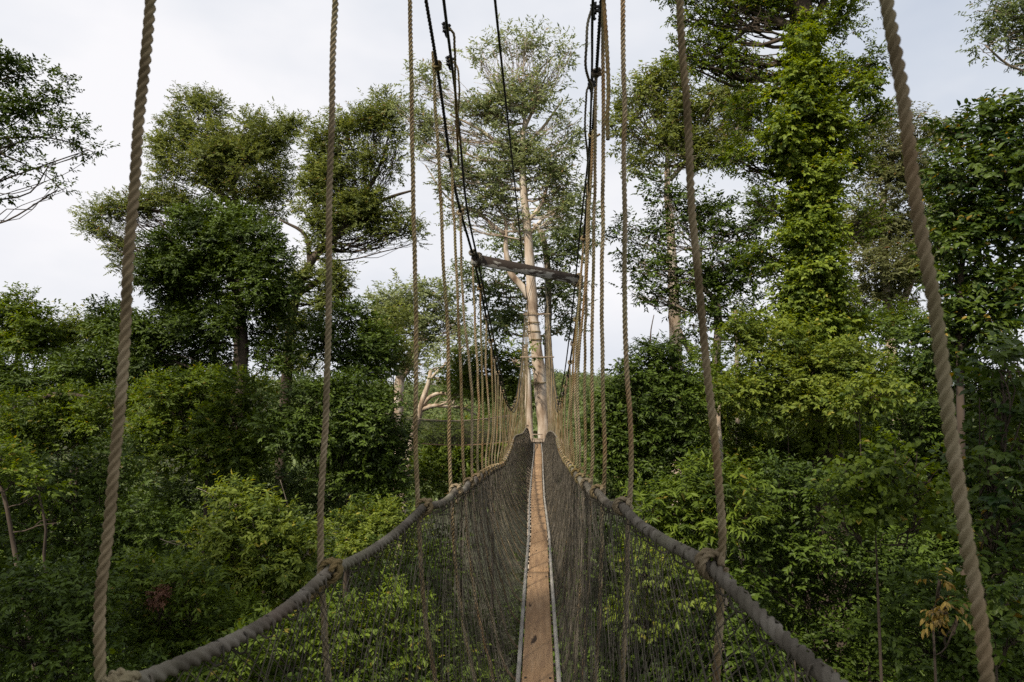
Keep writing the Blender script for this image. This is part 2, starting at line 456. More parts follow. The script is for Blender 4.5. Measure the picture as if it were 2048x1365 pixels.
def limb_path(rng, a, b, n=6, sag=0.12, wob=0.06):
    a, b = np.asarray(a, float), np.asarray(b, float)
    ln = np.linalg.norm(b - a)
    t = np.linspace(0, 1, n)[:, None]
    p = a + (b - a) * t
    p[:, 2] += -sag * ln * np.sin(math.pi * t[:, 0]) * 0.8
    w = rng.normal(0, wob * ln / 2, (n, 3)); w[0] = 0; w[-1] = 0
    return p + w
TREES = []
def tree(label, Y, clusters, style='mid', L=0.15, W=0.06, dens=1.6, trunk=None, bark='bark_grey', seed=1, name='tree', cat='tree',
         group=None, big=False, droop=0.25, per=9, shell=0.45, puff=0.42, flat=0.7, limbs=True, limb_r=0.5, depth=0.8, extra_limbs=(), twigs=0, base=True,
         crown_name='crown', pufflim=(0.2, 1.5), limb_from=0.35, bark_twig=None, twig_p=0.75, split=0):
    rng = np.random.default_rng(seed)
    s = Y / F
    if Y < 27: L, W = L * 0.74, W * 0.74
    if split:                                     # layered tiers of foliage instead of one rounded mass
        cl = []
        for c in clusters:
            df = c[4] if len(c) > 4 else 1.0
            cl.append((c[0], c[1], c[2], c[3], df * 0.28))
            for k in range(split):
                a_ = rng.uniform(0, 2 * math.pi); q_ = 0.25 + 0.5 * rng.random()
                cl.append((c[0] + q_ * c[2] * math.cos(a_), c[1] + q_ * c[3] * math.sin(a_) * 1.15, c[2] * rng.uniform(.36, .62), c[3] * rng.uniform(.38, .66), df * rng.uniform(.6, 1.25)))
        clusters = cl
    ells = []
    for c in clusters:
        cx, cy_, rx, ry = c[:4]
        df = c[4] if len(c) > 4 else 1.0
        dy = c[5] if len(c) > 5 else float(rng.normal(0, 0.25)) * (rx + ry) * 0.5 * s
        yy = Y + dy
        ells.append((P(cx, cy_, yy), (rx * yy / F, depth * 0.5 * (rx + ry) * yy / F, ry * yy / F), df))
    # trunk: list of (px, py, radius px), bottom to top
    if trunk is None:
        m = np.mean([e[0] for e in ells], 0)
        lo = min(e[0][2] - e[1][2] for e in ells)
        m = np.array([m[0], m[1] + 0.25, lo + 0.45 * (m[2] - lo)])
        pts = [np.array([m[0], m[1], lo - 2]), m]
        rad = [0.075, 0.02] if cat == 'tree' else [0.022, 0.008]
        bark = 'bark_dark' 
    else:
        pts = [P(a, b, Y) for a, b, r in trunk]; rad = [r * s for a, b, r in trunk]
    b0 = pts[0].copy()
    foot = np.array([b0[0], b0[1], ground_z(b0[0], b0[1]) - 0.3])
    root = thing(name, label, cat, (foot[0], foot[1], foot[2] + 0.3), group or {'tree': 'trees of the forest around the walkway', 'bush': 'bushes beside the walkway', 'shrub': 'shrubs beside the walkway'}.get(cat))
    if base and b0[2] > foot[2] + 1:
        pts = [foot, foot + (b0 - foot) * 0.12] + pts
        rad = [rad[0] * 1.9, rad[0] * 1.35] + rad
    p = resample(np.array(pts), 0.5)
    sl = np.linspace(0, 1, len(p)); kp = np.array(pts)
    cum = np.concatenate([[0], np.cumsum(np.linalg.norm(np.diff(kp, axis=0), axis=1))]); cum /= cum[-1]
    cump = np.concatenate([[0], np.cumsum(np.linalg.norm(np.diff(p, axis=0), axis=1))]); cump /= cump[-1]
    rp = np.interp(cump, cum, rad)
    # bark undulation
    V, Q, T = tube_np(p, rp * (1 + 0.06 * np.sin(np.arange(len(p)) * 1.7 + seed)), 12)
    a = rng.normal(0, 1, (len(V), 3)) * (np.repeat(rp, 12) * 0.035)[:, None]
    tb = MB(); tb.add(V + a, T=T, Q=Q)
    tb.build('trunk', M[bark], root, smooth=True)
    V, T, ti, cents = crown_np(rng, ells, L, W, dens, droop, big, per, shell, puff, flat, pufflim)
    mesh_obj(crown_name, V, T, LM[style], root, attr=ti)
    if limbs:
        lb = MB()
        lowest = limb_from
        for (c, r, df), pc in zip(ells, cents):
            # leave the trunk below the cluster
            ok = np.where((p[:, 2] < c[2] - 0.15 * np.abs(c[:2] - p[:, :2]).sum(1)) & (cump > lowest))[0]
            i = ok[np.argmin(np.linalg.norm(p[ok] - c, axis=1))] if len(ok) else len(p) - 1
            r0 = min(rp[i] * 0.7, 0.03 + 0.035 * np.linalg.norm(c - p[i])) * limb_r * 0.95
            lp = resample(limb_path(rng, p[i], c, 6), 0.4)
            lr = np.linspace(r0, max(r0 * 0.35, 0.012), len(lp))
            lb.tube(lp, lr, 6)
            for q in pc[rng.random(len(pc)) < twig_p]:
                j = rng.integers(len(lp) // 3, len(lp))
                bp = resample(limb_path(rng, lp[j], q, 5, sag=0.05, wob=0.12), 0.35)
                lb.tube(bp, np.linspace(max(lr[j] * 0.5, 0.012), 0.006, len(bp)), 4, cap=False)
        for e in extra_limbs:                           # limbs one can see in the photograph: [(px, py, r px), ...]
            q = resample(np.array([P(a_, b_, Y + (x_[0] if x_ else 0)) for a_, b_, r_, *x_ in e]), 0.3)
            lb.tube(q, np.interp(np.linspace(0, 1, len(q)), np.linspace(0, 1, len(e)), [t_[2] * s for t_ in e]), 8)
        lb.build('branches', M[bark_twig or bark], root, smooth=True)
    TREES.append(root)
    return root

# ================================================================== the land
def ground():
    n = 120
    xs = np.sign(np.linspace(-1, 1, n)) * np.abs(np.linspace(-1, 1, n)) ** 2.2 * 1600
    V = np.array([[x, y + 60, 0] for y in xs for x in xs])
    def hz(x, y):
        r = math.hypot(x, y)
        z = ground_z(min(max(x, -60), 60), y) if r < 130 else GROUND
        a = min(1, max(0, (r - 110) / 130)); a = a * a * (3 - 2 * a)
        b = min(1, max(0, (r - 240) / 560)); b = b * b * (3 - 2 * b)
        far = -40 + 38 * b + (4 * math.sin(x * 0.013 + 0.6) + 3 * math.sin(y * 0.011)) * min(1, r / 400)
        return z * (1 - a) + far * a
    for v in V: v[2] = hz(v[0], v[1])
    i = np.arange(n - 1)[:, None] * n + np.arange(n - 1)[None, :]
    Q = np.stack([i, i + 1, i + n + 1, i + n], -1).reshape(-1, 4)
    tag(mesh_obj('ground', V, Q, M['ground'], smooth=True), kind='structure')
    return hz
HZ = ground()
def distant_forest():
    rng = np.random.default_rng(5)
    ells = []
    for k in range(1100):
        a = rng.normal(R(-1), R(13)) if k % 3 else rng.uniform(R(-46), R(46))
        r = 230 + 640 * rng.random() ** 0.9
        x, y = r * math.sin(a), r * math.cos(a)
        rad = rng.uniform(5, 13) * (0.7 + r / 900)
        ells.append((np.array([x, y, HZ(x, y) + rng.uniform(-2.0, 7.0)]), (rad, rad, rad * 0.75), 1.0))
    V, T, ti, _ = crown_np(rng, ells, 2.6, 1.5, 0.8, puff=0.5, pufflim=(1.6, 4.5))
    tag(mesh_obj('distant_forest', V, T, LM['grey'], attr=ti), 'pale green distant forest covering the far hillside', 'forest', kind='stuff')
distant_forest()

# ================================================================== trees (pixel coordinates of the photograph, distance in metres)
def shade_tree():
    rng = np.random.default_rng(60)
    t = thing('tree', 'large leafy tree standing behind the viewer at the near end of the walkway', 'tree', (-6.5, -8.5, GROUND))
    b = MB(); b.tube(resample([(-6.5, -8.5, GROUND - .3), (-6.4, -8.3, -8), (-6.3, -7.8, 6), (-6.2, -7, 11)], .6), np.linspace(.6, .12, len(resample([(-6.5, -8.5, GROUND - .3), (-6.4, -8.3, -8), (-6.3, -7.8, 6), (-6.2, -7, 11)], .6))), 12)
    b.build('trunk', M['bark_grey'], t, smooth=True)
    ells = [(np.array([-6.3, -7.3, 11.7]), (2.6, 3.0, 1.9), 1), (np.array([-6.2, -4.4, 11.0]), (2.6, 2.4, 1.7), 1), (np.array([-5.6, -10.5, 12.4]), (2.6, 2.4, 2.0), 1), (np.array([-6.6, -2.4, 9.9]), (1.6, 1.6, 1.1), .8), (np.array([-3.2, -2.2, 13.6]), (2.8, 2.8, 1.8), 1.0), (np.array([-1.0, -4.0, 14.2]), (2.4, 2.4, 1.6), .9)]
    V, T, ti, cents = crown_np(rng, ells, .22, .09, 1.1, pufflim=(.3, 1.0))
    mesh_obj('crown', V, T, LM['mid'], t, attr=ti)
    lb = MB()
    for (c, r, d), pc in zip(ells, cents):
        q = resample(limb_path(rng, np.array([-6.3, -7.8, 7.0]), c), .4); lb.tube(q, np.linspace(.12, .03, len(q)), 6)
    lb.build('branches', M['bark_grey'], t, smooth=True)
def side_tree(label, xy, zc, r, seed):
    rng = np.random.default_rng(seed)
    t = thing('tree', label, 'tree', (*xy, GROUND))
    b = MB(); q = resample([(xy[0], xy[1], GROUND - .3), (xy[0] + .2, xy[1], -8), (xy[0], xy[1], zc)], .6); b.tube(q, np.linspace(.4, .08, len(q)), 10)
    b.build('trunk', M['bark_grey'], t, smooth=True)
    V, T, ti, _ = crown_np(rng, [(np.array([xy[0], xy[1], zc]), (r, r, r * .65), 1.2), (np.array([xy[0] + 1, xy[1] + 1, zc - 2.5]), (r * .8, r * .8, r * .6), 1.1)], .2, .085, 1.2, pufflim=(.3, .9))
    mesh_obj('crown', V, T, LM['mid'], t, attr=ti)
def all_trees():
    # ---- left edge, near branch
    tree('leafy dark branches of a tree reaching in from the upper left corner', 15, [(-10, 130, 70, 50), (50, 150, 55, 30, .8), (70, 215, 70, 32, .9), (0, 230, 70, 45), (120, 265, 70, 24, .8), (30, 290, 60, 24, .6), (110, 175, 30, 30, .5),
         (178, 300, 34, 14, .7), (25, 345, 40, 25, .45), (95, 335, 45, 18, .4), (115, 380, 28, 16, .45), (-5, 390, 25, 25, .4), (-80, 260, 80, 130)], 'dark', L=0.12, W=0.06, dens=1.0, trunk=[(-330, 900, 30), (-300, 500, 26), (-240, 300, 18), (-180, 150, 10)], bark='bark_dark', seed=11, puff=0.55, limb_r=0.22,
         pufflim=(0.10, 0.42), per=7, twig_p=0.25, extra_limbs=[[(-240, 330, 8), (-80, 290, 4), (40, 275, 2.4), (120, 280, 1.6), (190, 306, .8)], [(-60, 285, 3), (30, 320, 1.8), (90, 350, 1.1), (130, 385, .7)]])
    # ---- big spreading pair
    tree('tall spreading olive tree with domed crown left of the second rope', 36, [(455, 265, 95, 55), (400, 225, 55, 38, .9), (350, 285, 55, 50, .9), (520, 300, 80, 60), (395, 330, 90, 45), (500, 385, 80, 35, .8), (565, 250, 40, 30, .7), (560, 370, 50, 40, .8),
         (330, 340, 40, 40, .7), (470, 330, 100, 45), (225, 420, 60, 30), (300, 410, 60, 30, .8), (205, 465, 50, 18, .8), (230, 510, 35, 25, .8), (380, 410, 60, 30, .7), (540, 430, 40, 20, .4)], 'olive', L=0.165, W=0.058, dens=1.35, seed=12, split=4, puff=0.45, shell=0.55, pufflim=(0.2, 0.85), limb_r=0.4,
         trunk=[(475, 760, 9), (478, 600, 9), (480, 470, 8), (470, 400, 6), (462, 330, 4.5), (460, 280, 3)], bark='bark_dark', flat=0.62, droop=0.12,
         extra_limbs=[[(475, 420, 9), (430, 380, 6), (390, 360, 3)], [(466, 370, 7), (480, 330, 4), (500, 310, 2)], [(478, 480, 8), (380, 440, 5), (290, 420, 3), (220, 430, 1.5)]])
    tree('tall dark tree with leaning forked trunk behind the second rope', 32, [(660, 265, 60, 40, .9), (755, 215, 45, 35), (750, 265, 60, 45, .9), (690, 330, 85, 45), (660, 380, 60, 40), (740, 390, 75, 45), (700, 430, 85, 40), (785, 445, 55, 28), (640, 300, 40, 40, .8),
         (745, 475, 45, 22, .7), (640, 480, 40, 45, .9), (680, 550, 40, 40), (650, 600, 45, 50), (790, 310, 25, 50, .5), (610, 420, 30, 30, .5), (820, 470, 30, 25, .4), (605, 560, 40, 32, .7), (590, 650, 50, 40, .9), (600, 720, 45, 40, .8), (560, 600, 35, 35, .7)], 'olive', L=0.16, W=0.056, dens=1.35, seed=13, split=4, puff=0.45, shell=0.55, pufflim=(0.2, 0.85), limb_r=0.4,
         trunk=[(572, 780, 11), (578, 700, 10), (588, 610, 9.5), (608, 550, 8.5), (640, 500, 7), (690, 450, 6), (730, 420, 4)], bark='bark_dark', flat=0.62, droop=0.12,
         extra_limbs=[[(590, 590, 9), (650, 555, 5), (680, 530, 2.5)], [(640, 500, 10), (700, 440, 6), (760, 330, 4), (775, 290, 2)], [(650, 490, 9), (720, 445, 6), (800, 440, 3)], [(620, 530, 6), (610, 470, 4), (560, 440, 2)],
                      [(700, 440, 7), (780, 395, 4), (830, 380, 2)]])
    tree('dense dark green rounded tree standing between the two left ropes', 25, [(440, 450, 100, 45), (380, 500, 95, 65), (490, 500, 100, 70), (540, 560, 65, 70), (330, 550, 65, 65), (430, 580, 130, 65), (320, 640, 60, 60), (400, 660, 70, 50, .9), (530, 650, 60, 60), (450, 640, 60, 50, .6),
         (350, 720, 60, 50, .9), (560, 720, 40, 50, .6), (290, 700, 50, 50), (430, 730, 60, 40, .7)], 'dark', L=0.17, W=0.075, dens=2.1, seed=14, trunk=[(482, 800, 11), (486, 690, 10), (480, 620, 9), (450, 520, 5)], bark='bark_dark', puff=0.36)
    # ---- left low row
    tree('yellow-tipped green crown at the far left edge of the treeline', 31, [(40, 620, 45, 30), (30, 665, 75, 50), (70, 690, 45, 50), (45, 600, 14, 20), (-30, 660, 60, 60)], 'mid', L=0.19, W=0.08, dens=1.7, seed=15)
    tree('yellowish green treetop between two darker crowns on the left', 33, [(130, 645, 50, 32), (170, 665, 40, 40), (150, 705, 60, 40)], 'lime', L=0.19, W=0.07, dens=1.5, seed=16)
    tree('small blackish green treetop just left of the nearest left rope', 29, [(225, 630, 40, 28), (215, 660, 45, 35), (250, 680, 40, 40)], 'dark', L=0.16, W=0.07, dens=1.8, seed=17)
    tree('shaded broad green tree below the left treeline', 27, [(80, 760, 100, 45), (180, 750, 90, 50), (-10, 760, 70, 60), (240, 720, 60, 50, .9), (290, 740, 60, 40, .8)], 'dark', L=0.18, W=0.08, dens=1.6, seed=18)
    tree('mid green bush with an arching dark branch at left', 22, [(50, 830, 90, 50), (150, 830, 80, 45), (220, 830, 60, 50), (0, 900, 80, 60), (120, 900, 90, 50)], 'mid', L=0.17, W=0.075, dens=1.5, seed=19, bark='bark_dark',
         extra_limbs=[[(60, 840, 5), (90, 795, 5), (140, 790, 4), (200, 800, 2)]])
    tree('dark low tree under the left treeline beside the nearest rope', 17, [(40, 960, 80, 50), (140, 985, 90, 50), (230, 940, 60, 60), (60, 1060, 90, 60, .8), (180, 1080, 100, 60, .9), (280, 1040, 70, 70)], 'dark', L=0.16, W=0.075, dens=1.15, seed=20)
    # ---- lit forest wall left
    tree('sunlit green broad crown with yellow shoots behind the two left ropes', 21, [(330, 790, 70, 40), (400, 780, 80, 40), (480, 790, 60, 40), (360, 850, 110, 50), (470, 850, 90, 50), (310, 890, 70, 50), (420, 910, 100, 45), (510, 900, 60, 50)], 'mid', L=0.17, W=0.07, dens=1.7, seed=21)
    tree('large dark green dome of leaves right of the second left rope', 20, [(700, 790, 75, 40), (620, 810, 70, 50), (740, 850, 75, 60), (660, 870, 90, 60), (780, 920, 45, 70), (570, 870, 60, 60), (700, 940, 80, 50), (760, 990, 60, 50)], 'dark', L=0.16, W=0.07, dens=1.7, seed=22)
    tree('shaded dark foliage in the hollow behind the left shrub', 24, [(400, 980, 90, 60), (560, 980, 90, 50), (650, 980, 80, 50), (330, 1060, 70, 60), (480, 960, 80, 40), (740, 1000, 60, 60)], 'dark', L=0.15, W=0.07, dens=1.0, seed=23)
    # ---- near left shrubs
    tree('bright lime green shrub with glossy leaves by the left handrail', 11.5, [(470, 1005, 45, 30), (440, 1060, 60, 40), (510, 1065, 70, 50), (550, 1040, 40, 40), (480, 1120, 85, 50), (570, 1120, 60, 50), (540, 1180, 80, 45), (620, 1090, 40, 40, .8), (440, 1160, 50, 40, .8)], 'lime',
         L=0.125, W=0.048, dens=1.4, seed=24, big=True, name='shrub', cat='shrub', pufflim=(0.12, 0.45), bark_twig='bark_grey',
         extra_limbs=[[(440, 1080, 1.4), (405, 1085, 1), (365, 1092, .7), (320, 1078, .5)], [(372, 1091, .7), (345, 1082, .5), (325, 1090, .4)], [(575, 1010, 1), (568, 985, .7), (560, 960, .4)], [(440, 1010, 1), (415, 985, .7), (392, 976, .4)]])
    tree('small pale green shrub top just above the left handrail', 13.5, [(740, 1030, 50, 28), (700, 1060, 45, 35), (770, 1050, 45, 35), (740, 1090, 80, 40), (820, 1060, 30, 30)], 'lime', L=0.105, W=0.04, dens=1.3, seed=25, name='shrub', cat='shrub', pufflim=(0.12, 0.45))
    fl = tree('green bush with reddish flower spray and yellow leaves at lower left', 10.5, [(300, 1150, 60, 40), (370, 1170, 70, 45), (290, 1220, 70, 50), (390, 1240, 90, 50), (330, 1300, 90, 55), (440, 1290, 80, 50), (480, 1240, 60, 50)], 'mid', L=0.105, W=0.04, dens=1.25, seed=26, big=True, name='bush', cat='bush', pufflim=(0.12, 0.5))
    rf = np.random.default_rng(88)
    V, T, ti, _ = crown_np(rf, [(P(316, 1195, 9.75), (.12, .1, .13), 1.0)], .035, .016, 1.6, droop=.7, pufflim=(.04, .08))
    mesh_obj('flower_spray', V, T, LM['red'], fl, attr=ti)
    tree('dark bush filling the bottom left corner', 9.5, [(60, 1180, 90, 50), (160, 1190, 80, 55), (30, 1270, 90, 60), (140, 1290, 100, 60), (80, 1370, 150, 60), (240, 1370, 100, 60)], 'dark', L=0.105, W=0.046, dens=1.0, seed=27, big=True, name='bush', cat='bush', pufflim=(0.15, 0.6))
    tree('glossy green bush seen through the left net', 9, [(560, 1290, 90, 60), (650, 1250, 80, 60), (700, 1340, 110, 60), (480, 1360, 100, 50), (800, 1260, 90, 70), (880, 1340, 100, 60)], 'mid', L=0.11, W=0.042, dens=1.1, seed=28, big=True, name='bush', cat='bush', pufflim=(0.15, 0.6))
    tree('leaning thin pale tree trunk at the far left edge among dark foliage', 13, [(30, 960, 40, 30), (0, 920, 40, 40), (80, 975, 30, 20)], 'mid', L=0.14, W=0.06, dens=1.0, seed=29, trunk=[(48, 1200, 4.5), (34, 1130, 4.2), (20, 1050, 4), (6, 985, 3.5), (-20, 930, 2)], bark='bark_dark',
         extra_limbs=[[(24, 1065, 1.6), (50, 1062, 1.3), (75, 1052, 1), (118, 1046, .6)], [(66, 1058, 1), (80, 1043, .7), (98, 1040, .5)], [(93, 1160, 3), (88, 1110, 3), (92, 1060, 2.6), (80, 1000, 2), (72, 950, 1.4)]])
    # ---- pale trees in the gap
    tree('pale airy tree with white limbs behind the left ropes', 56, [(800, 590, 70, 30), (760, 620, 45, 35), (850, 620, 60, 40), (890, 600, 30, 30), (800, 660, 70, 40, .7), (870, 680, 50, 40, .6), (830, 720, 50, 40, .5), (910, 660, 30, 50, .5)], 'pale', L=0.36, W=0.13, dens=1.1, seed=30, split=3,
         trunk=[(796, 860, 10), (797, 790, 10), (802, 745, 9), (825, 700, 6), (840, 650, 3)], bark='bark_white', flat=0.5, limb_r=0.7,
         extra_limbs=[[(800, 760, 7), (830, 720, 4), (850, 640, 3)], [(803, 750, 6), (770, 700, 4), (755, 660, 2)]])
    tree('pale white-limbed tree with crooked low branches in the valley gap', 41, [(960, 690, 40, 30), (950, 740, 40, 30), (880, 760, 40, 30, .5), (930, 790, 30, 20, .4), (900, 720, 40, 40, .5)], 'pale', L=0.25, W=0.09, dens=0.8, seed=31,
         trunk=[(832, 850, 8), (846, 800, 6), (856, 770, 5), (862, 740, 3.5)], bark='bark_white', limb_r=0.6,
         extra_limbs=[[(842, 815, 5), (862, 793, 4), (880, 787, 3.5), (905, 791, 3), (935, 785, 1.2)], [(838, 822, 5), (868, 812, 4), (900, 814, 3.4), (925, 816, 2.6), (955, 832, 1.8), (1000, 850, 1)], [(858, 760, 3.5), (890, 730, 2.4), (930, 690, 1.4)], [(905, 813, 2.6), (912, 792, 2), (925, 775, 1)]])
    tree('dark rounded tree between the second and third left ropes', 27, [(700, 640, 45, 30), (690, 690, 50, 50), (740, 690, 45, 50), (640, 690, 40, 50, .9), (730, 740, 60, 40)], 'dark', L=0.17, W=0.075, dens=1.7, seed=32)
    tree('thin olive treetop behind the dark rounded tree at left', 46, [(780, 640, 40, 30, .9), (790, 690, 45, 40), (760, 730, 50, 40), (815, 720, 25, 40)], 'olive', L=0.26, W=0.1, dens=1.1, seed=33)
    tree('low bushy green trees in the valley below the white branches', 34, [(880, 872, 45, 16), (945, 862, 40, 20), (900, 905, 50, 20), (960, 890, 40, 25), (870, 925, 60, 25), (940, 930, 60, 25), (1005, 900, 40, 25), (860, 965, 60, 30), (950, 970, 60, 30)], 'mid', L=0.22, W=0.09, dens=1.3, seed=34)
    tree('small olive tree seen behind the left ropes beside the far trunk', 40, [(960, 735, 60, 35), (1015, 730, 40, 30), (930, 770, 50, 30), (990, 780, 50, 35), (1030, 800, 30, 40)], 'mid', L=0.24, W=0.1, dens=1.2, seed=35)
    # ---- central emergent
    tree('towering pale-barked tree at the end of the walkway with airy crown', 31, [(1050, 80, 80, 28, .5), (965, 105, 40, 28, .5), (1125, 115, 35, 40, .4), (1095, 165, 60, 40, .5), (990, 170, 55, 32, .5), (850, 170, 55, 30, .5), (820, 225, 45, 35, .45),
         (890, 250, 60, 45, .55), (960, 230, 60, 40, .8), (1045, 215, 85, 40, 1.0), (1140, 250, 35, 60, .5), (1000, 300, 80, 45, .6), (1090, 310, 70, 50, .6), (900, 340, 60, 45, .6), (1010, 370, 70, 40, .9), (1120, 380, 50, 45, .5), (930, 410, 60, 40, .5), (850, 300, 40, 40, .4), (985, 415, 40, 30, .7), (1100, 345, 45, 35, .8), (1020, 450, 35, 30, .5), (1120, 430, 40, 30, .7), (1050, 330, 50, 40, .7)],
         'pale', L=0.20, W=0.07, dens=1.15, seed=36, split=3, trunk=[(1089, 880, 12), (1085, 830, 12), (1078, 740, 12.5), (1068, 660, 12), (1062, 560, 10), (1055, 460, 8.5), (1047, 380, 8), (1045, 300, 6), (1050, 230, 3)], bark='bark_white', limb_r=0.42, flat=0.5, droop=0.1, limb_from=0.72, puff=0.36,
         extra_limbs=[[(1062, 600, 8), (1045, 575, 7), (1022, 548, 6), (1012, 500, 4.5), (1010, 440, 3), (985, 400, 1.5)], [(1050, 450, 5), (1085, 405, 4), (1095, 370, 3), (1110, 330, 2)], [(1058, 470, 4), (1095, 430, 3), (1130, 410, 2)],
                      [(1046, 330, 5), (1000, 290, 4), (960, 260, 3), (900, 230, 1.5)], [(1048, 260, 4), (1075, 190, 3), (1075, 150, 2), (1110, 110, 1.2)], [(1046, 300, 4), (1090, 250, 3), (1125, 200, 1.5)], [(1010, 470, 4), (960, 430, 3), (900, 400, 2), (850, 330, 1)]])
    tree('grey straight trunk with blue-green leaves behind the pale tree', 39, [(1130, 440, 60, 45), (1010, 470, 45, 40, .7), (1110, 500, 60, 40, .9), (985, 560, 60, 40, .9), (1010, 610, 60, 45), (1120, 570, 55, 45, .9), (1040, 520, 40, 40, .6), (1000, 655, 45, 30, .7), (1140, 620, 30, 40, .6), (930, 560, 30, 35, .6), (1150, 490, 40, 40, .8),
         (1120, 660, 40, 30, .5)], 'grey', L=0.25, W=0.1, dens=1.05, seed=37, trunk=[(1104, 880, 10), (1100, 790, 9), (1096, 690, 7.5), (1096, 560, 6.5), (1091, 500, 6.5), (1082, 465, 5.5), (1066, 448, 3)], bark='bark_grey', limb_r=0.6, limb_from=0.75)
    tree('short thick pale trunk standing left of the far platform', 29.5, [(1030, 720, 30, 20, .5), (1045, 690, 25, 20, .4)], 'mid', L=0.2, W=0.08, dens=0.8, seed=38, trunk=[(1059, 870, 8), (1057, 800, 7), (1055, 740, 6), (1050, 690, 3)], bark='bark_white')
    # ---- right of centre
    tree('tall olive tree with reddish pale trunk right of the walkway', 38, [(1340, 175, 70, 50), (1290, 190, 55, 40, .9), (1400, 230, 70, 55), (1330, 250, 80, 45), (1260, 270, 45, 45, .6), (1440, 300, 60, 50), (1360, 310, 70, 40, .8), (1290, 320, 60, 35, .6), (1480, 240, 40, 60), (1460, 180, 50, 50, .8), (1250, 220, 30, 40, .5)],
         'olive', L=0.26, W=0.09, dens=1.4, seed=39, split=3, trunk=[(1352, 720, 13), (1350, 650, 12), (1346, 560, 11), (1342, 480, 9), (1335, 380, 7), (1335, 300, 4)], bark='bark_white', limb_r=0.6, limb_from=0.6,
         extra_limbs=[[(1345, 540, 4), (1325, 515, 3), (1300, 500, 2)], [(1340, 360, 5), (1400, 300, 3), (1440, 280, 2)]])
    tree('dark leafy tree with a bent brown trunk behind the second right rope', 33, [(1320, 400, 45, 35, .9), (1390, 420, 70, 45), (1450, 450, 70, 50), (1330, 460, 60, 40), (1280, 530, 50, 35, .8), (1275, 590, 50, 35, .8), (1260, 480, 35, 40, .6), (1350, 550, 60, 40), (1430, 530, 80, 50), (1500, 520, 50, 60), (1470, 600, 60, 50), (1390, 600, 50, 40, .8), (1520, 440, 40, 50), (1500, 660, 50, 40, .8), (1390, 650, 30, 50, .6)],
         'dark', L=0.22, W=0.09, dens=1.3, seed=40, split=2, trunk=[(1434, 850, 9), (1432, 720, 8), (1436, 640, 8), (1430, 600, 7), (1410, 580, 5), (1400, 500, 4)], bark='bark_grey', limb_r=0.5, limb_from=0.75,
         extra_limbs=[[(1390, 720, 6), (1372, 690, 5), (1360, 660, 3)]])
    # vine-clad giant
    t = tree('tall tree trunk clad in bright green climbing vines at upper right', 21, [(1460, 30, 80, 35, .8), (1390, 20, 60, 30, .6), (1440, 100, 60, 45, .6), (1490, 140, 50, 45, .6), (1540, 20, 60, 45, .8), (1690, 50, 60, 55, .8), (1730, 130, 35, 50, .7), (1690, 150, 40, 40, .6), (1620, -60, 160, 60), (1380, 110, 40, 50, .5), (1350, -40, 100, 40, .6), (1500, 230, 50, 45, .6), (1490, 320, 45, 40, .5), (1740, 230, 40, 45, .6), (1720, 330, 35, 45, .6), (1530, 400, 35, 50, .6), (1735, 430, 35, 50, .5), (1520, 520, 40, 50, .7)],
         'mid', L=0.15, W=0.065, dens=1.35, seed=41, split=3, trunk=[(1655, 900, 30), (1645, 700, 28), (1632, 500, 27), (1618, 300, 25), (1605, 100, 24), (1600, 0, 22), (1600, -120, 15)], bark='bark_dark', name='vine_covered_tree', limb_from=0.7, pufflim=(0.15, 0.7),
         extra_limbs=[[(1600, 60, 14), (1570, 50, 9), (1530, 38, 7), (1490, 60, 6), (1450, 95, 4), (1400, 110, 2)], [(1605, 70, 10), (1640, 20, 8), (1660, -40, 6)], [(1545, 45, 5), (1500, 25, 4), (1460, 20, 2)]])
    rng = np.random.default_rng(77)
    ell = []
    column = [(1612, 70, 45, 40), (1560, 265, 45, 30), (1680, 280, 45, 35), (1540, 300, 40, 25), (1700, 180, 50, 35), (1690, 640, 60, 45), (1650, 870, 70, 60), (1650, 780, 70, 60), (1570, 640, 40, 35)]
    for y_ in range(60, 720, 15):
        ax = np.interp(y_, [0, 100, 300, 500, 700], [1602, 1606, 1618, 1632, 1645])
        wd = np.interp(y_, [60, 150, 230, 330, 420, 560, 720], [28, 52, 80, 74, 64, 72, 88])
        column.append((ax + rng.normal(0, .42) * wd, y_ + rng.normal(0, 8), wd * rng.uniform(.4, .95), wd * rng.uniform(.35, .6)))
        column.append((ax + rng.normal(0, .1) * wd, y_ + rng.normal(0, 6), wd * .7, 28))
    for (cx, cyy, rx, ry) in column:
        ell.append((P(cx, cyy, 20.6 + rng.normal(0, .3)), (rx * 21 / F, 0.8 * 0.5 * (rx + ry) * 21 / F, ry * 21 / F), .62))
    V, T, ti, _ = crown_np(rng, ell, 0.115, 0.075, 2.1, droop=0.45, shell=0.3, pufflim=(0.2, 0.42))
    mesh_obj('vine_leaves', V, T, LM['vine'], t, attr=ti)
    # ---- far right
    tree('brownish thin-leaved tree with forked white branch at right', 33, [(1760, 290, 60, 50, .7), (1790, 380, 55, 50, .8), (1750, 440, 60, 50), (1800, 470, 50, 50, .9), (1760, 540, 70, 50), (1820, 320, 50, 50, .7), (1740, 370, 40, 40, .7), (1810, 580, 50, 50, .8), (1770, 230, 40, 40, .4), (1850, 260, 60, 40, .9), (1720, 600, 60, 50, .9), (1850, 340, 50, 50), (1860, 440, 50, 60), (1850, 550, 50, 60), (1730, 480, 50, 50)], 'brown', L=0.19, W=0.07, dens=1.35, seed=42,
         trunk=[(1790, 800, 10), (1775, 600, 9), (1765, 450, 7), (1765, 405, 5)], bark='bark_white', limb_from=0.7, extra_limbs=[[(1763, 415, 4), (1778, 360, 4), (1790, 310, 3), (1808, 285, 2)], [(1778, 360, 3), (1800, 330, 2.5), (1815, 300, 1.5)], [(1800, 620, 8), (1830, 540, 6), (1845, 480, 4)]])
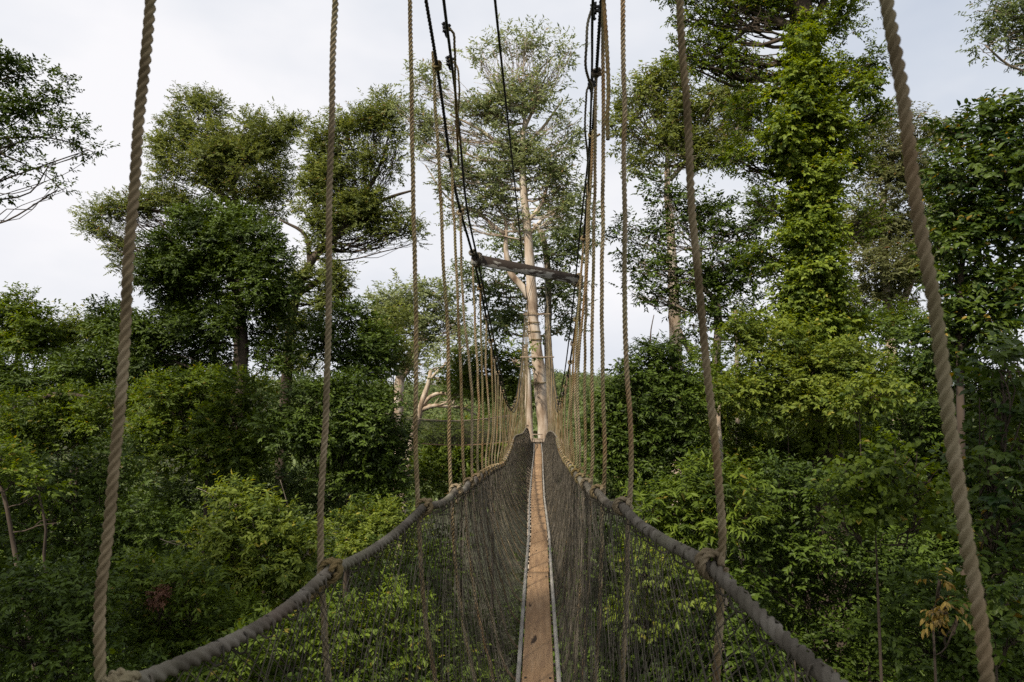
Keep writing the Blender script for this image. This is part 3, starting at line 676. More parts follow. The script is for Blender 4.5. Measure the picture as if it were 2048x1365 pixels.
    tree('large dark green tree with broad leaves on the right edge', 11.5, [(1925, 265, 60, 40, .8), (1990, 250, 60, 40), (2040, 290, 50, 60), (1920, 340, 60, 45), (2000, 350, 70, 50), (1900, 420, 50, 50), (1980, 440, 80, 50), (2050, 420, 50, 80), (1900, 500, 50, 45, .8), (1985, 540, 80, 50), (2040, 600, 60, 60), (1920, 580, 60, 45, .8), (1960, 640, 80, 50), (1900, 680, 50, 50, .8)],
         'broad', L=0.15, W=0.075, dens=1.7, seed=43, big=True, trunk=[(1925, 1000, 7), (1920, 760, 6.5), (1918, 640, 6), (1930, 480, 5), (1960, 340, 3)], bark='bark_dark', pufflim=(0.15, 0.5), depth=1.0)
    tree('fine-leaved branch hanging in from the top right corner', 17, [(2000, 60, 50, 35, .7), (2040, 30, 50, 50), (1970, 90, 30, 25, .5), (1985, 20, 40, 25, .5), (2060, 100, 50, 40, .8)], 'grey', L=0.14, W=0.055, dens=0.9, seed=44, trunk=[(2300, 900, 25), (2280, 400, 22), (2250, 150, 14), (2200, 60, 8)], bark='bark_grey', pufflim=(0.12, 0.5),
         extra_limbs=[[(2220, 100, 8), (2120, 60, 5), (2050, 60, 3), (1980, 90, 1)]])
    tree('dense dark green leafy mound at the right end of the sky gap', 18.5, [(1310, 700, 45, 28), (1300, 745, 65, 40), (1350, 745, 50, 40), (1275, 810, 55, 50), (1340, 810, 75, 50), (1300, 880, 90, 50), (1370, 880, 50, 50), (1235, 830, 40, 50), (1210, 900, 50, 60), (1300, 950, 90, 50), (1190, 840, 30, 40)], 'dark', L=0.16, W=0.065, dens=1.7, seed=45,
         name='leafy_mound', cat='tree', extra_limbs=[[(1300, 700, 2), (1302, 660, 1.2), (1308, 630, .8)]])
    tree('sunlit yellow-green tangle of vines below the vine-clad trunk', 19, [(1500, 700, 55, 40), (1570, 680, 60, 45), (1530, 760, 70, 45), (1610, 740, 70, 45), (1680, 720, 60, 45), (1480, 790, 50, 45), (1560, 830, 70, 45), (1650, 810, 80, 50), (1730, 750, 60, 50), (1480, 640, 30, 30, .8)], 'lime', L=0.15, W=0.07, dens=1.5, seed=46, name='vine_tangle', cat='vines')
    tree('mid green forest slope between the two right ropes', 22, [(1450, 860, 60, 50), (1520, 900, 70, 50), (1600, 900, 70, 50), (1440, 940, 60, 40), (1400, 800, 40, 60), (1420, 740, 40, 40), (1780, 660, 60, 50), (1820, 760, 60, 60), (1760, 830, 70, 60), (1700, 900, 80, 50), (1830, 880, 60, 60)], 'mid', L=0.17, W=0.075, dens=1.5, seed=47)
    tree('slender white trunk standing just right of the second right rope', 20.5, [(1450, 800, 35, 30, .8), (1430, 770, 30, 30, .6)], 'mid', L=0.16, W=0.07, dens=1.1, seed=48, trunk=[(1442, 960, 6), (1440, 900, 6), (1437, 850, 5), (1440, 780, 3)], bark='bark_white')
    tree('thin grey trunk deeper in the forest behind the slender white one', 24, [(1480, 770, 30, 30, .5)], 'mid', L=0.17, W=0.07, dens=1.0, seed=49, trunk=[(1478, 920, 5), (1476, 850, 5), (1474, 720, 4), (1472, 620, 3)], bark='bark_grey')
    tree('bright green feathery-leaved shrub beside the right handrail', 11.5, [(1440, 960, 60, 35), (1400, 1000, 70, 40), (1470, 1020, 60, 40), (1420, 1060, 70, 40), (1350, 1040, 50, 40), (1310, 1010, 40, 30, .8), (1340, 1090, 50, 40, .8)], 'mid', L=0.16, W=0.042, dens=1.5, seed=50, big=True, name='shrub', cat='shrub', per=13, pufflim=(0.15, 0.5), droop=0.4)
    tree('round-leaved yellow-green climber near the far right rope', 9, [(1740, 940, 60, 35, .8), (1800, 920, 60, 40, .8), (1860, 960, 40, 50, .7), (1690, 1010, 50, 35, .8), (1760, 1010, 70, 45, .9), (1680, 1040, 35, 25, .9), (1840, 1040, 50, 40, .7)], 'mid', L=0.10, W=0.08, dens=1.0, seed=51, big=True, name='climbing_plant', cat='vine', per=7, pufflim=(0.15, 0.4), droop=0.5)
    tree('yellowish shoots sprouting on the right slope below the vine-clad trunk', 13, [(1720, 790, 50, 25), (1770, 780, 40, 28), (1700, 820, 30, 18)], 'lime', L=0.13, W=0.075, dens=1.0, seed=52, big=True, name='shrub', cat='shrub', pufflim=(0.12, 0.4), droop=0.5)
    tree('shaded dark bushes on the slope between the right handrail and far rope', 12, [(1560, 980, 70, 50), (1640, 980, 60, 50), (1540, 1060, 80, 50), (1620, 1090, 90, 50), (1520, 1130, 70, 50), (1700, 1130, 80, 50), (1600, 1180, 90, 50), (1760, 1090, 70, 50), (1820, 1150, 70, 50), (1700, 1220, 90, 50), (1810, 1250, 80, 60), (1620, 1270, 100, 60), (1760, 1330, 110, 60)],
         'dark', L=0.11, W=0.05, dens=0.95, seed=53, big=True, name='bush', cat='bush', pufflim=(0.15, 0.6))
    tree('broad-leaved bush on the right edge beyond the far right rope', 7.5, [(2000, 740, 60, 35), (1990, 800, 50, 50, .8), (2040, 880, 50, 60), (1980, 930, 60, 50), (2030, 1010, 60, 60), (1970, 1060, 50, 40, .8), (2020, 1130, 70, 50), (1980, 1200, 60, 45, .7), (2040, 1260, 60, 60, .8)], 'broad', L=0.14, W=0.075, dens=1.15, seed=54, big=True, name='bush', cat='bush', pufflim=(0.1, 0.4))
    tree('cluster of yellowing brown leaves left of the far right rope', 6.5, [(1893, 1215, 18, 26), (1878, 1165, 14, 12, .8), (1915, 1240, 12, 18, .8)], 'sere', L=0.085, W=0.036, dens=0.8, seed=55, big=True, name='yellowing_plant', cat='plant', per=6, pufflim=(0.08, 0.3), droop=0.8)
    tree('yellow-green bush seen through the right net', 10, [(1330, 1170, 60, 45), (1290, 1120, 50, 40), (1370, 1190, 40, 40), (1280, 1220, 60, 50)], 'lime', L=0.12, W=0.06, dens=1.1, seed=56, big=True, name='bush', cat='bush', pufflim=(0.12, 0.4))
    shade_tree()
    side_tree('leafy forest tree beside the walkway beyond the left edge of the view', (-15.2, -0.2), 13.0, 3.2, 61)
    side_tree('second forest tree standing beyond the left edge of the view', (-20.5, 7.0), 12.0, 3.6, 62)
    tree('continuous wall of mixed green leaves behind the far right rope', 14, [(1880, 760, 70, 50), (1830, 700, 60, 50), (1960, 720, 80, 50), (1850, 840, 70, 50), (1940, 830, 80, 50), (2030, 800, 60, 60), (1830, 930, 70, 50), (1920, 920, 80, 50), (2010, 930, 70, 50), (1880, 1010, 70, 50), (1970, 1020, 80, 50), (1870, 1110, 80, 60), (1960, 1120, 80, 60), (2050, 1100, 60, 80)], 'dark', L=0.13, W=0.062, dens=1.3, seed=58, big=True)
    tree('deep green bushes along the bottom right corner', 10, [(1850, 1200, 80, 50), (1940, 1230, 80, 50), (2040, 1220, 60, 60), (1880, 1310, 90, 50), (1980, 1340, 90, 60), (2060, 1320, 60, 60), (1780, 1260, 60, 50)], 'dark', L=0.11, W=0.055, dens=1.1, seed=59, big=True, name='bush', cat='bush', pufflim=(0.12, 0.5))
    tree('dark undergrowth below the right net', 10.5, [(1300, 1320, 120, 60, .9), (1450, 1300, 100, 70, .9), (1450, 1200, 70, 50, .8), (1200, 1300, 80, 70, .9), (1400, 1380, 150, 50)], 'dark', L=0.14, W=0.06, dens=1.1, seed=57, big=True, name='bush', cat='bush', pufflim=(0.15, 0.6))
all_trees()

def understory():
    """the shaded mass of leaves below and behind the single trees"""
    rng = np.random.default_rng(9)
    ells = []
    for k in range(420):
        y = rng.uniform(14, 52); x = rng.uniform(-0.9, 0.95) * y
        if abs(x) < 3: continue
        top = -2.5 - 0.02 * y + (4.5 if x > 0.22 * y else 0) + (2.0 if x < -0.5 * y else 0)
        z = rng.uniform(-20, top - (3 if y > 30 else 2))
        if z > -4 and -14 < x * 30 / y < 3 and y > 20: z -= 5
        rad = rng.uniform(1.6, 3.2)
        px = 1075 + F * x / y; top_py = 787 - F * (z + rad - EYE) / y
        if 770 < px < 1060 and top_py < 915: continue
        ells.append((np.array([x, y, z]), (rad, rad, rad * 0.75), 1.0))
    for k in range(60):
        y = rng.uniform(5, 30); x = rng.uniform(-6, 6)
        ells.append((np.array([x, y, rng.uniform(-16, -7)]), (2.5, 2.5, 1.8), 1.0))
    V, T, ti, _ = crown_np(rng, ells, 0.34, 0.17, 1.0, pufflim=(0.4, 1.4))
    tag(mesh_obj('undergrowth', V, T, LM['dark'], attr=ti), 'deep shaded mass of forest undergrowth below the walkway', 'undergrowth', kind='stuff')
understory()

# ================================================================== the walkway
YA, YB = -1.5, 27.2
_L = [(230, 1385, 1.27), (500, 1240, 1.62), (660, 1142, 2.09), (848, 1014, 2.95), (912, 981, 3.73), (961, 951, 5.4), (985, 936, 7.5), (1006, 927, 10), (1019, 902, 13), (1031, 872, 18), (1045, 867, 22), (1056, 859, 26), (1060, 872, 27.4)]
_R = [(1934, 1600, .89), (1700, 1360, 1.2), (1560, 1245, 1.45), (1420, 1130, 1.72), (1245, 1013, 2.7), (1195, 984, 3.3), (1166, 963, 4.2), (1140, 931, 6.5), (1128, 917, 9), (1122, 905, 11), (1116, 886, 14), (1112, 871, 18), (1098, 863, 24), (1091, 872, 27.4)]
def _rail_table(px, x0, h0):
    q = [(-2, x0, h0), (0.3, x0, h0)]
    for a, b, y in px:
        p = P(a, b, y); q.append((y, abs(p[0]), EYE - p[2]))
    return np.array(q)
RAIL = {-1: _rail_table(_L, 1.0, .66), 1: _rail_table(_R, .66, .68)}
print(RAIL)
def cx_deck(y): return float(np.interp(y, [-2, 4.7, 7.6, 9.7, 13, 17, 22, 27], [0, 0, .004, .014, -.018, -.010, .012, 0]))
LY = [1.27, 2.09, 2.95, 3.73] + [3.73 + .60 * k for k in range(1, 39)]
RY = [.89, 1.72, 2.7, 3.3] + [3.3 + .60 * k for k in range(1, 39)]
RS = {}
for s_ in (-1, 1):                                    # smoothed handrail curves with a little slack between ropes
    t_ = RAIL[s_]
    q = resample(np.stack([t_[:, 1] * s_, t_[:, 0], EYE - t_[:, 2]], 1), 0.05)
    RS[s_] = q
def rail(s, y):
    q = RS[s]
    d = min(abs(y - k) for k in (LY if s < 0 else RY))
    sag = 0.030 * math.sin(min(d, .41) / .41 * math.pi / 2)
    return np.array([np.interp(y, q[:, 1], q[:, 0]), y, np.interp(y, q[:, 1], q[:, 2]) - sag])
def net_pt(s, y, t, off=0.0):
    a = rail(s, y)
    xd = cx_deck(y) + s * 0.165
    x = a[0] + (xd - a[0]) * t ** 1.9
    z = a[2] + (-0.06 - a[2]) * t
    return np.array([x + s * off, y, z])

walk = thing('rope_footbridge', 'long narrow canopy walkway with brown netting sides and single plank deck', 'footbridge', (0, 0, 0))
def walkway():
    rng = np.random.default_rng(3)
    for s in (-1, 1):
        # handrail rope, sagging a touch between the hanging ropes
        ys = LY if s < 0 else RY
        yy = np.arange(YA, YB + .01, 0.06)
        pts = []
        for y in yy:
            pts.append(rail(s, y))
        V, Q, T = rope_np(np.array(pts), 0.037, lay=2.4, nprof=18, per=10, groove=0.58)
        b = MB(); b.add(V, T=T, Q=Q); b.build('handrail_rope', M['rail'], walk, smooth=True)
        # netting
        Vs, Qs, n0 = [], [], 0
        w, h = 0.040, 0.042
        for fam in (-1, 1):
            for y0 in np.arange(YA - 1.4, YB + 1.4, w):
                y0 = y0 + rng.normal(0, .004)
                m = 13
                ts = np.linspace(0.0, 1, m)
                p = []
                ln = 1.5
                for t in ts:
                    y = y0 + fam * ln * t * (w / h) * 0.9
                    if YA <= y <= YB:
                        p.append(net_pt(s, y, t) + rng.normal(0, .0045, 3))
                if len(p) < 2: continue
                V, Q, _ = tube_np(np.array(p), 0.0016 if y0 < 4.5 else (0.0015 if y0 < 12 else 0.0016), 3, cap=False)
                Vs.append(V); Qs.append(Q + n0); n0 += len(V)
        # lashing of the net to the handrail
        for y0 in np.arange(YA, min(YB, 14), 0.11):
            c = rail(s, y0 + rng.normal(0, .02))
            c[2] -= 0.012
            a = np.linspace(0, 2 * math.pi, 9)
            rr = 0.023
            p = np.stack([c[0] + rr * np.cos(a), c[1] + 0.02 * np.sin(a / 2), c[2] + (rr + .004) * np.sin(a)], 1)
            V, Q, _ = tube_np(p, 0.0028, 4, cap=False)
            Vs.append(V); Qs.append(Q + n0); n0 += len(V)
        mesh_obj('netting', np.concatenate(Vs), np.concatenate(Qs), M['net'], walk)
        # ladder side rail
        yy = np.arange(YA, YB + .01, 0.25)
        V = []
        for y in yy:
            x = cx_deck(y) + s * 0.140
            V += [(x - .015, y, -0.062), (x + .015, y, -0.062), (x + .015, y, 0.004), (x - .015, y, 0.004)]
        Q = ring_quads(len(yy), 4)[:, ::-1]
        T = np.array([[0, 1, 2, 3], [len(V) - 1, len(V) - 2, len(V) - 3, len(V) - 4]])
        mesh_obj('ladder_rail', V, np.concatenate([Q, T]), M['alu'], walk)
    for y in np.arange(YA + .1, YB, 0.3):
        b = MB()
        b.tube([(cx_deck(y) - .125, y, -0.045), (cx_deck(y) + .125, y, -0.045)], 0.014, 8)
        b.build('ladder_rung', M['alu'], walk, smooth=True)
    joints = [-1.5, 1.4, 4.68, 7.65, 11.9, 15.4, 19.1, 22.9, 26.6]
    for k in range(len(joints) - 1):
        a, c = joints[k] + 0.006, joints[k + 1] - 0.006
        yy = np.linspace(a, c, 24)
        lift = 0.0 if k % 2 == 0 else 0.003
        wob = [0.002 * math.sin(3 * y + k) for y in yy]
        V = []
        sh = (0, .002, -.004, .003, 0, -.004, .004, 0)[k]
        for y, w_ in zip(yy, wob):
            x = cx_deck(y) + sh; hw = 0.111
            V += [(x - hw, y, -0.030 + w_ + lift), (x + hw, y, -0.030 + w_ + lift), (x + hw, y, -0.004 + w_ + lift), (x + hw - .005, y, 0.001 + w_ + lift), (x - hw + .005, y, 0.001 + w_ + lift), (x - hw, y, -0.004 + w_ + lift)]
        Q = ring_quads(len(yy), 6)[:, ::-1]
        e = (len(yy) - 1) * 6
        T = np.array([[0, 1, 2], [0, 2, 3], [0, 3, 4], [0, 4, 5]] + [[e, e + 2, e + 1], [e, e + 3, e + 2], [e, e + 4, e + 3], [e, e + 5, e + 4]])
        ob = mesh_obj('deck_board', V, [Q, T], M['board'], walk)
        for ye in (a + 0.16, c - 0.2):                   # bolt heads near the joints
            for sx in (-1, 1):
                nb = MB(); nb.tube([(cx_deck(ye) + sh + sx * .085, ye, 0.0), (cx_deck(ye) + sh + sx * .085, ye, 0.006 + lift)], 0.009, 8)
                link_part(nb.build('bolt_head', M['cable']), ob)
walkway()

# ---- far platform round the trunk
def platform():
    t = thing('tree_platform', 'wooden platform with small steps at the far end of the walkway', 'platform', (0, 28.4, -0.2))
    for k in range(9):
        b = MB(); b.box((-.95 + .235 * k, 28.6, -0.03), (.11, 1.25, .02)); b.build('floor_board', M['plank'], t)
    for y in (27.6, 29.4):
        b = MB(); b.box((0, y, -0.12), (1.15, .06, .065)); b.build('joist', M['plank'], t)
    st = MB(); st.box((-.02, 27.25, 0.14), (.22, .11, .015)); st.box((-.02, 27.5, 0.30), (.22, .11, .015)); st.box((-.22, 27.4, .11), (.015, .2, .11)); st.box((.18, 27.4, .11), (.015, .2, .11))
    st.build('steps', M['plank'], t)
    return t
platform()

# ---- main cables
CAB = {('A', -1): [(-2, -.8, 5.2), (1.27, -.70, 3.06), (2.09, -.63, 2.6), (2.95, -.58, 2.2), (3.73, -.566, 1.85), (4.6, -.573, 1.44), (5.6, -.533, 1.13), (7.6, -.5, .48), (10.5, -.5, -.1), (13, -.5, -.3), (16, -.5, -.08), (20, -.48, .9), (25, -.42, 3.2), (30.2, .05, 5.9)],
       ('A', 1): [(-2, .35, 5.2), (.89, .30, 3.3), (1.72, .31, 2.8), (2.7, .325, 2.35), (3.3, .33, 2.05), (4.4, .37, 1.76), (5.3, .39, 1.5), (6.2, .395, 1.03), (8, .385, .39), (10.5, .37, -.1), (13, .42, -.3), (16, .45, -.08), (20, .45, .9), (25, .4, 3.2), (30.2, .25, 5.9)]}
CS = {k: resample(np.array([(x, y, EYE + z) for y, x, z in v]), 0.1) for k, v in CAB.items()}
def cab(s, y):
    q = CS[('A', s)]
    return np.array([np.interp(y, q[:, 1], q[:, 0]), y, np.interp(y, q[:, 1], q[:, 2])])
def one(name, label, cat, pts, D, mat, lay=3.6, group=None, twist=True, nprof=12, per=8, step=0.1, groove=0.7):
    o = None
    if twist:
        V, Q, T = rope_np(pts, D, lay, nprof, per, groove=groove)
    else:
        V, Q, T = tube_np(resample(pts, step), D / 2, 8)
    b = MB(); b.add(V, T=T, Q=Q)
    o = b.build(name, mat, None, smooth=True)
    return tag(o, label, cat, group)
def wrap(c, ax, rad, turns, D, mat, parent, nm='knot', tail=None, seed=0, pre=None):
    """rope turns round an axis through c, plus a loose tail"""
    rng = np.random.default_rng(seed)
    ax = unit(np.asarray(ax, float)); u = unit(np.cross(ax, [0, 0, 1.0]) if abs(ax[2]) < .9 else np.cross(ax, [1.0, 0, 0])); v = np.cross(ax, u)
    a = np.linspace(0, turns * 2 * math.pi, int(turns * 12))
    p = c + np.outer((a / (2 * math.pi) - turns / 2) * D * 0.95, ax) + rad * (np.outer(np.cos(a), u) + np.outer(np.sin(a), v)) * (1 + 0.06 * np.sin(a * 1.3 + seed))[:, None]
    pts = list(p)
    if tail is not None:
        e = pts[-1]
        pts += [e + np.asarray(tail) * k for k in (0.4, 0.8, 1.0)]
    b = MB()
    V, Q, T = rope_np(np.array(pts), D, 3.2, 12, 8); b.add(V, T=T, Q=Q)
    # crossing strand on top
    c2 = c + u * rad * 0.5 + np.array([0, 0, rad * 0.9])
    q = np.array([c2 - ax * D * 1.6 - np.array([0, 0, D * .9]), c2 - ax * D * .6 + u * D * .4, c2 + ax * D * .7 + u * D * .5, c2 + ax * D * 1.7 - np.array([0, 0, D * .6])])
    V, Q, T = rope_np(q, D, 3.2, 12, 8); b.add(V, T=T, Q=Q)
    V = np.concatenate(b.V)
    o = b.build(nm, mat, None, smooth=True)
    if parent is not None: o.parent = parent
    return o
def cables():
    for s, nm in ((-1, 'left'), (1, 'right')):
        one('main_cable', f'dark twisted main cable sagging along the {nm} side of the walkway', 'cable', CS[('A', s)][::3], 0.022, M['cable'], 3.0)
    LB = [(-2, -.2, 4.4), (1.5, -.40, 2.75), (3.3, -.459, 1.90), (3.5, -.467, 1.864), (4.5, -.527, 1.787), (5.0, -.53, 1.42), (5.6, -.49, 1.08), (7.6, -.45, .42), (10.5, -.45, -.16), (13, -.45, -.36), (20, -.43, .84), (25, -.38, 3.1), (30.3, .06, 5.6)]
    RB = [(-2, .15, 4.4), (1.5, .24, 2.6), (3.2, .272, 1.84), (3.9, .325, 1.89), (4.6, .36, 1.7), (5.4, .35, 1.35), (6.2, .345, .99), (8, .33, .33), (10.5, .32, -.16), (13, .37, -.36), (20, .4, .84), (25, .36, 3.1), (30.3, .24, 5.6)]
    one('safety_cable', 'slim black wire running beside the left main cable', 'cable', np.array([(x, y, EYE + z) for y, x, z in LB]), 0.016, M['cable'], twist=False)
    one('safety_cable', 'slim black wire running beside the right main cable', 'cable', np.array([(x, y, EYE + z) for y, x, z in RB]), 0.014, M['cable'], twist=False)
    one('overhead_wire', 'single black wire crossing the sky over the middle of the walkway', 'cable', np.array([P(978, -120, 2.6), P(990, 0, 3.0), P(1020, 280, 4.6), P(1048, 545, 9.0), P(1064, 690, 30.6)]), 0.013, M['cable'], twist=False)
cables()
# ---- hanging ropes
NEAR = {(-1, 0): [(303, 0), (268, 380), (240, 800), (219, 1330)], (-1, 1): [(670, 0), (660, 400), (655, 760), (657, 1125)], (-1, 2): [(820, 0), (826, 350), (832, 620), (846, 1005)], (-1, 3): [(866, 104), (885, 480), (897, 720), (911, 965)],
        (1, 0): [(1775, 0), (1835, 400), (1900, 850), (1957, 1400)], (1, 1): [(1360, 0), (1378, 300), (1405, 650), (1422, 1110)], (1, 2): [(1245, 0), (1249, 300), (1250, 600), (1246, 1003)], (1, 3): [(1207, 0), (1206, 400), (1204, 700), (1199, 975)]}
NL = {(-1, 0): 'thick tan twisted rope hanging nearest on the far left of the picture', (-1, 1): 'tan twisted rope second from the left with big knot on the handrail', (-1, 2): 'tan twisted rope third from the left against the sky', (-1, 3): 'tan twisted rope fourth from the left knotted to the dark main cable',
      (1, 0): 'thickest blurred brown rope at the far right, nearest the viewer', (1, 1): 'tan rope knotted over the grey handrail, second from the right', (1, 2): 'slim tan rope hanging clear of the others right of the walkway', (1, 3): 'slim tan rope just left of the clear-hanging one on the right'}
def hanging():
    for s, ys in ((-1, LY), (1, RY)):
        for k, y in enumerate(ys):
            if y > 26.5: continue
            rng = np.random.default_rng(1000 + k * 2 + (s > 0))
            rl = rail(s, y); ct = cab(s, y)
            D = 0.0180 if (s, k) == (1, 0) else (0.0215 if y < 14 else 0.020)
            if (s, k) in NEAR:
                mid = [P(a, b, y) for a, b in NEAR[(s, k)]]
                if mid[0][2] < ct[2] - .25: top = [ct]
                else: top = []
                pts = top + mid[:-1] + [np.array([rl[0] + s * .03, y, rl[2] + .05])]
                label, group = NL[(s, k)], 'hanging ropes of the walkway'
            else:
                h = ct[2] - rl[2]
                b = rng.normal(0, .012, 2)
                off = rng.normal(0, .05)
                pts = [ct + [0, off, 0], ct + (rl - ct) * .35 + [b[0], off * .7, 0], ct + (rl - ct) * .7 + [b[1], off * .3, 0], rl + np.array([s * .03, 0, .03])]
                label = 'slim tan rope in the crowded row hanging along the left side of the walkway' if s < 0 else 'slim tan rope in the crowded row hanging along the right side of the walkway'
                group = 'crowded hanging ropes on the left side' if s < 0 else 'crowded hanging ropes on the right side'
            pts += [net_pt(s, y, t, 0.022) for t in (.06, .25, .5, .75, .95)] + [np.array([cx_deck(y) + s * .1, y, -0.10])]
            if y < 7:                                    # small kinks and slack in the older ropes
                q = resample(np.array(pts), .16)
                q[1:-1, 0] += rng.normal(0, .0015, len(q) - 2); q[1:-1, 1] += rng.normal(0, .0015, len(q) - 2)
                pts = list(q)
            pr = 27 if y < 4 else (12 if y < 9 else 8)
            if y < 14: V, Q, T = rope_np(np.array(pts), D, 2.9, pr, 12 if y < 4 else (9 if y < 9 else 7))
            else: V, Q, T = tube_np(resample(np.array(pts), .1), D / 2, 6)
            bmx = MB(); bmx.add(V, T=T, Q=Q)
            o = tag(bmx.build('hanging_rope', M['rope'], None, smooth=True), label, 'rope', group)
            tg = rail(s, y + .05) - rail(s, y - .05)
            if y < 16:
                kn = wrap(rl, tg, 0.028, 2.2 if y < 9 else 1.6, D * 0.92, M['rope'], o, 'knot', tail=(s * .04 + rng.normal(0, .02), -.03 + rng.normal(0, .03), -.03 + rng.normal(0, .02)), seed=k)
                if ct[2] < 4.2 and y > 3:
                    tg = cab(s, y + .05) - cab(s, y - .05)
                    wrap(cab(s, y), tg, 0.021, 2.0, 0.018, M['rope'] if k % 2 else M['rail'], o, 'cable_knot', tail=(s * .03, -.02, .01), seed=k + 50)
hanging()
# ---- loose loops and tails by the cables
def loops():
    one('rope_loop', 'dark knotted rope loop hanging from the black wire at upper left', 'rope', np.array([P(893, 50, 3.5), P(897, 58, 3.48), P(905, 64, 3.5), P(909, 95, 3.55), P(910, 160, 3.7), P(913, 245, 4.2), P(917, 330, 4.6)]), 0.016, M['rope'])
    a = one('rope_loop', 'thin rope loop below the first one beside the left wire', 'rope', np.array([P(899, 118, 3.7), P(912, 130, 3.7), P(918, 165, 3.7), P(915, 240, 3.9), P(922, 290, 4.3)]), 0.013, M['rope'])
    one('rope_loop', 'grey rope loop bulging left of the black knot at upper right', 'rope', np.array([P(1190, 12, 3.25), P(1183, 22, 3.22), P(1176, 45, 3.22), P(1173, 90, 3.25), P(1171, 130, 3.3), P(1177, 158, 3.4), P(1184, 176, 3.5), P(1183, 200, 3.55)]), 0.016, M['rail'])
    one('rope_loop', 'short grey rope loop under the knot on the right wire', 'rope', np.array([P(1181, 168, 3.6), P(1175, 178, 3.6), P(1172, 205, 3.65), P(1170, 250, 3.7), P(1174, 300, 3.9), P(1178, 400, 4.6)]), 0.014, M['rail'])
    one('rope_tail', 'loose tan rope end dangling beside the right hanging ropes', 'rope', np.array([P(1203, -60, 3.0), P(1209, 20, 3.02), P(1214, 100, 3.0), P(1217, 190, 3.0), P(1215, 235, 3.0), P(1216, 280, 3.0)]), 0.022, M['rope'])
    for (px, py, y, nm) in ((893, 55, 3.5, 'black lump of a knot high on the left wire'), (900, 122, 3.75, 'second dark knot down the left wire'), (916, 247, 4.5, 'third dark knot down the left wire'), (1190, 18, 3.22, 'black lump of a knot at the top of the right wire'), (1184, 168, 3.6, 'brown knot down the right wire')):
        c = P(px, py, y)
        o = wrap(c, (0.05, .35, -.8), 0.017, 2.4, 0.018, M['cable'], None, 'wire_knot', tail=(.01, 0, -.03), seed=int(px))
        tag(o, nm, 'knot', 'knots on the wires')
loops()
# ---- spreader beam
def spreader():
    a, b = P(944, 518, 5.55), P(1164, 562, 6.15)
    c = (a + b) / 2; d = b - a; ln = np.linalg.norm(d); d /= ln
    n = unit(np.cross(d, [0, 0, 1.0])); u = np.cross(n, d)
    n, u = unit(n * .995 - u * .10), unit(u * .995 + n * .10)
    from mathutils import Matrix
    m = MB(); m.box((0, 0, 0), (ln / 2, .020, .043), ch=0.12)
    V = np.concatenate(m.V)
    o = m.build('spreader_beam', M['beam'])
    R3 = np.stack([d, np.cross(u, d), u], 1)
    mt = Matrix([[*R3[0], c[0]], [*R3[1], c[1]], [*R3[2], c[2]], [0, 0, 0, 1]])
    o.matrix_world = mt
    tag(o, 'weathered wooden crossbar with flaking grey paint held between the cables', 'beam')
    sub = o
    for p_, s_ in ((a, 1), (b, -1)):
        k = wrap(p_ + d * .05 * s_, d, 0.055, 2.5, 0.016, M['rope'] if s_ < 0 else M['rail'], None, 'beam_lashing', tail=(0, -.02, .04), seed=7 + s_)
        tag(k, 'rope lashing tying the left end of the crossbar' if s_ > 0 else 'rope lashing tying the right end of the crossbar', 'lashing', 'crossbar lashings')
    for y, nm in ((20.5, 'pale thin crossbar far down the walkway, lower of two'), (24.2, 'pale thin crossbar far down the walkway, upper of two')):
        q0, q1 = cab(-1, y), cab(1, y)
        m = MB(); cc = (q0 + q1) / 2
        m.box(cc, (np.linalg.norm(q1 - q0) / 2 + .05, .02, .022))
        tag(m.build('spreader_beam', M['plank']), nm, 'beam', 'far crossbars')
spreader()
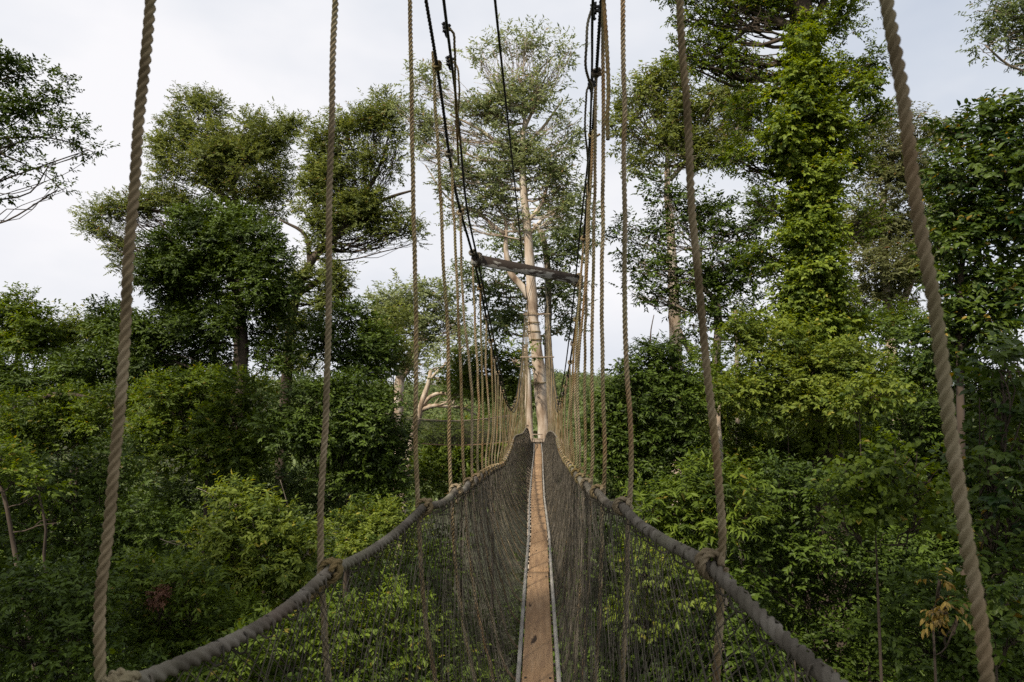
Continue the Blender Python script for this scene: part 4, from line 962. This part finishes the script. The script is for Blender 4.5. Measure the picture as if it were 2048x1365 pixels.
# ---- rope bands round the far trunk
def bands():
    for k, (px, py, r) in enumerate([(1066, 632, .29), (1068, 650, .295), (1069, 668, .30), (1071, 684, .305), (1078, 770, .32)]):
        c = P(px, py, 31)
        a = np.linspace(0, 2 * math.pi * 1.95, 50)
        p = np.stack([c[0] + r * np.cos(a), c[1] + r * np.sin(a), c[2] + .02 * np.sin(a * 1.5) + .01 * a], 1)
        V, Q, T = tube_np(p, 0.015, 6)
        b = MB(); b.add(V, T=T, Q=Q)
        tag(b.build('trunk_lashing', M['rope'], None, smooth=True), ['topmost rope band wound round the far pale trunk', 'second rope band from the top round the far pale trunk', 'third rope band from the top round the far pale trunk', 'fourth rope band down the far pale trunk', 'lowest dark rope band round the far pale trunk above the platform'][k], 'rope band', 'rope bands round the far trunk')
bands()
# ---- the next walkway leaving the platform to the left
def second_walkway():
    t = thing('rope_footbridge', 'distant second walkway of brown netting leaving the far platform to the left', 'footbridge', (-4, 30, 0))
    rng = np.random.default_rng(21)
    a, b = np.array([-.9, 28.6, 0.0]), np.array([-9.5, 33.5, 0.35])
    n = unit(np.cross(b - a, [0, 0, 1.0]))
    for s in (-1, 1):
        pts = [a + (b - a) * u + n * .45 * s + np.array([0, 0, 1.05 - .5 * 4 * u * (1 - u)]) for u in np.linspace(0, 1, 12)]
        V, Q, T = tube_np(resample(np.array(pts), .3), .024, 6); m = MB(); m.add(V, T=T, Q=Q); m.build('handrail_rope', M['rail'], t, smooth=True)
        Vs, Qs, n0 = [], [], 0
        for fam in (-1, 1):
            for u0 in np.arange(-.08, 1.08, .0055):
                p = []
                for tt in np.linspace(0, 1, 7):
                    u = u0 + fam * tt * .07
                    if 0 <= u <= 1:
                        z = 1.05 * (1 - tt) - .5 * 4 * u * (1 - u)
                        p.append(a + (b - a) * u + n * s * (.45 - .3 * tt ** 1.8) + np.array([0, 0, z]))
                if len(p) < 2: continue
                V, Q, _ = tube_np(np.array(p), .004, 3, cap=False); Vs.append(V); Qs.append(Q + n0); n0 += len(V)
        mesh_obj('netting', np.concatenate(Vs), np.concatenate(Qs), M['net'], t)
    pts = np.array([a + (b - a) * u + np.array([0, 0, -.5 * 4 * u * (1 - u)]) for u in np.linspace(0, 1, 12)])
    V = []
    for p in pts: V += [p + n * .14 - [0, 0, .03], p - n * .14 - [0, 0, .03], p - n * .14, p + n * .14]
    mesh_obj('deck_board', np.array(V), ring_quads(12, 4), M['board'], t)
second_walkway()

print('LEAVES', STAT)
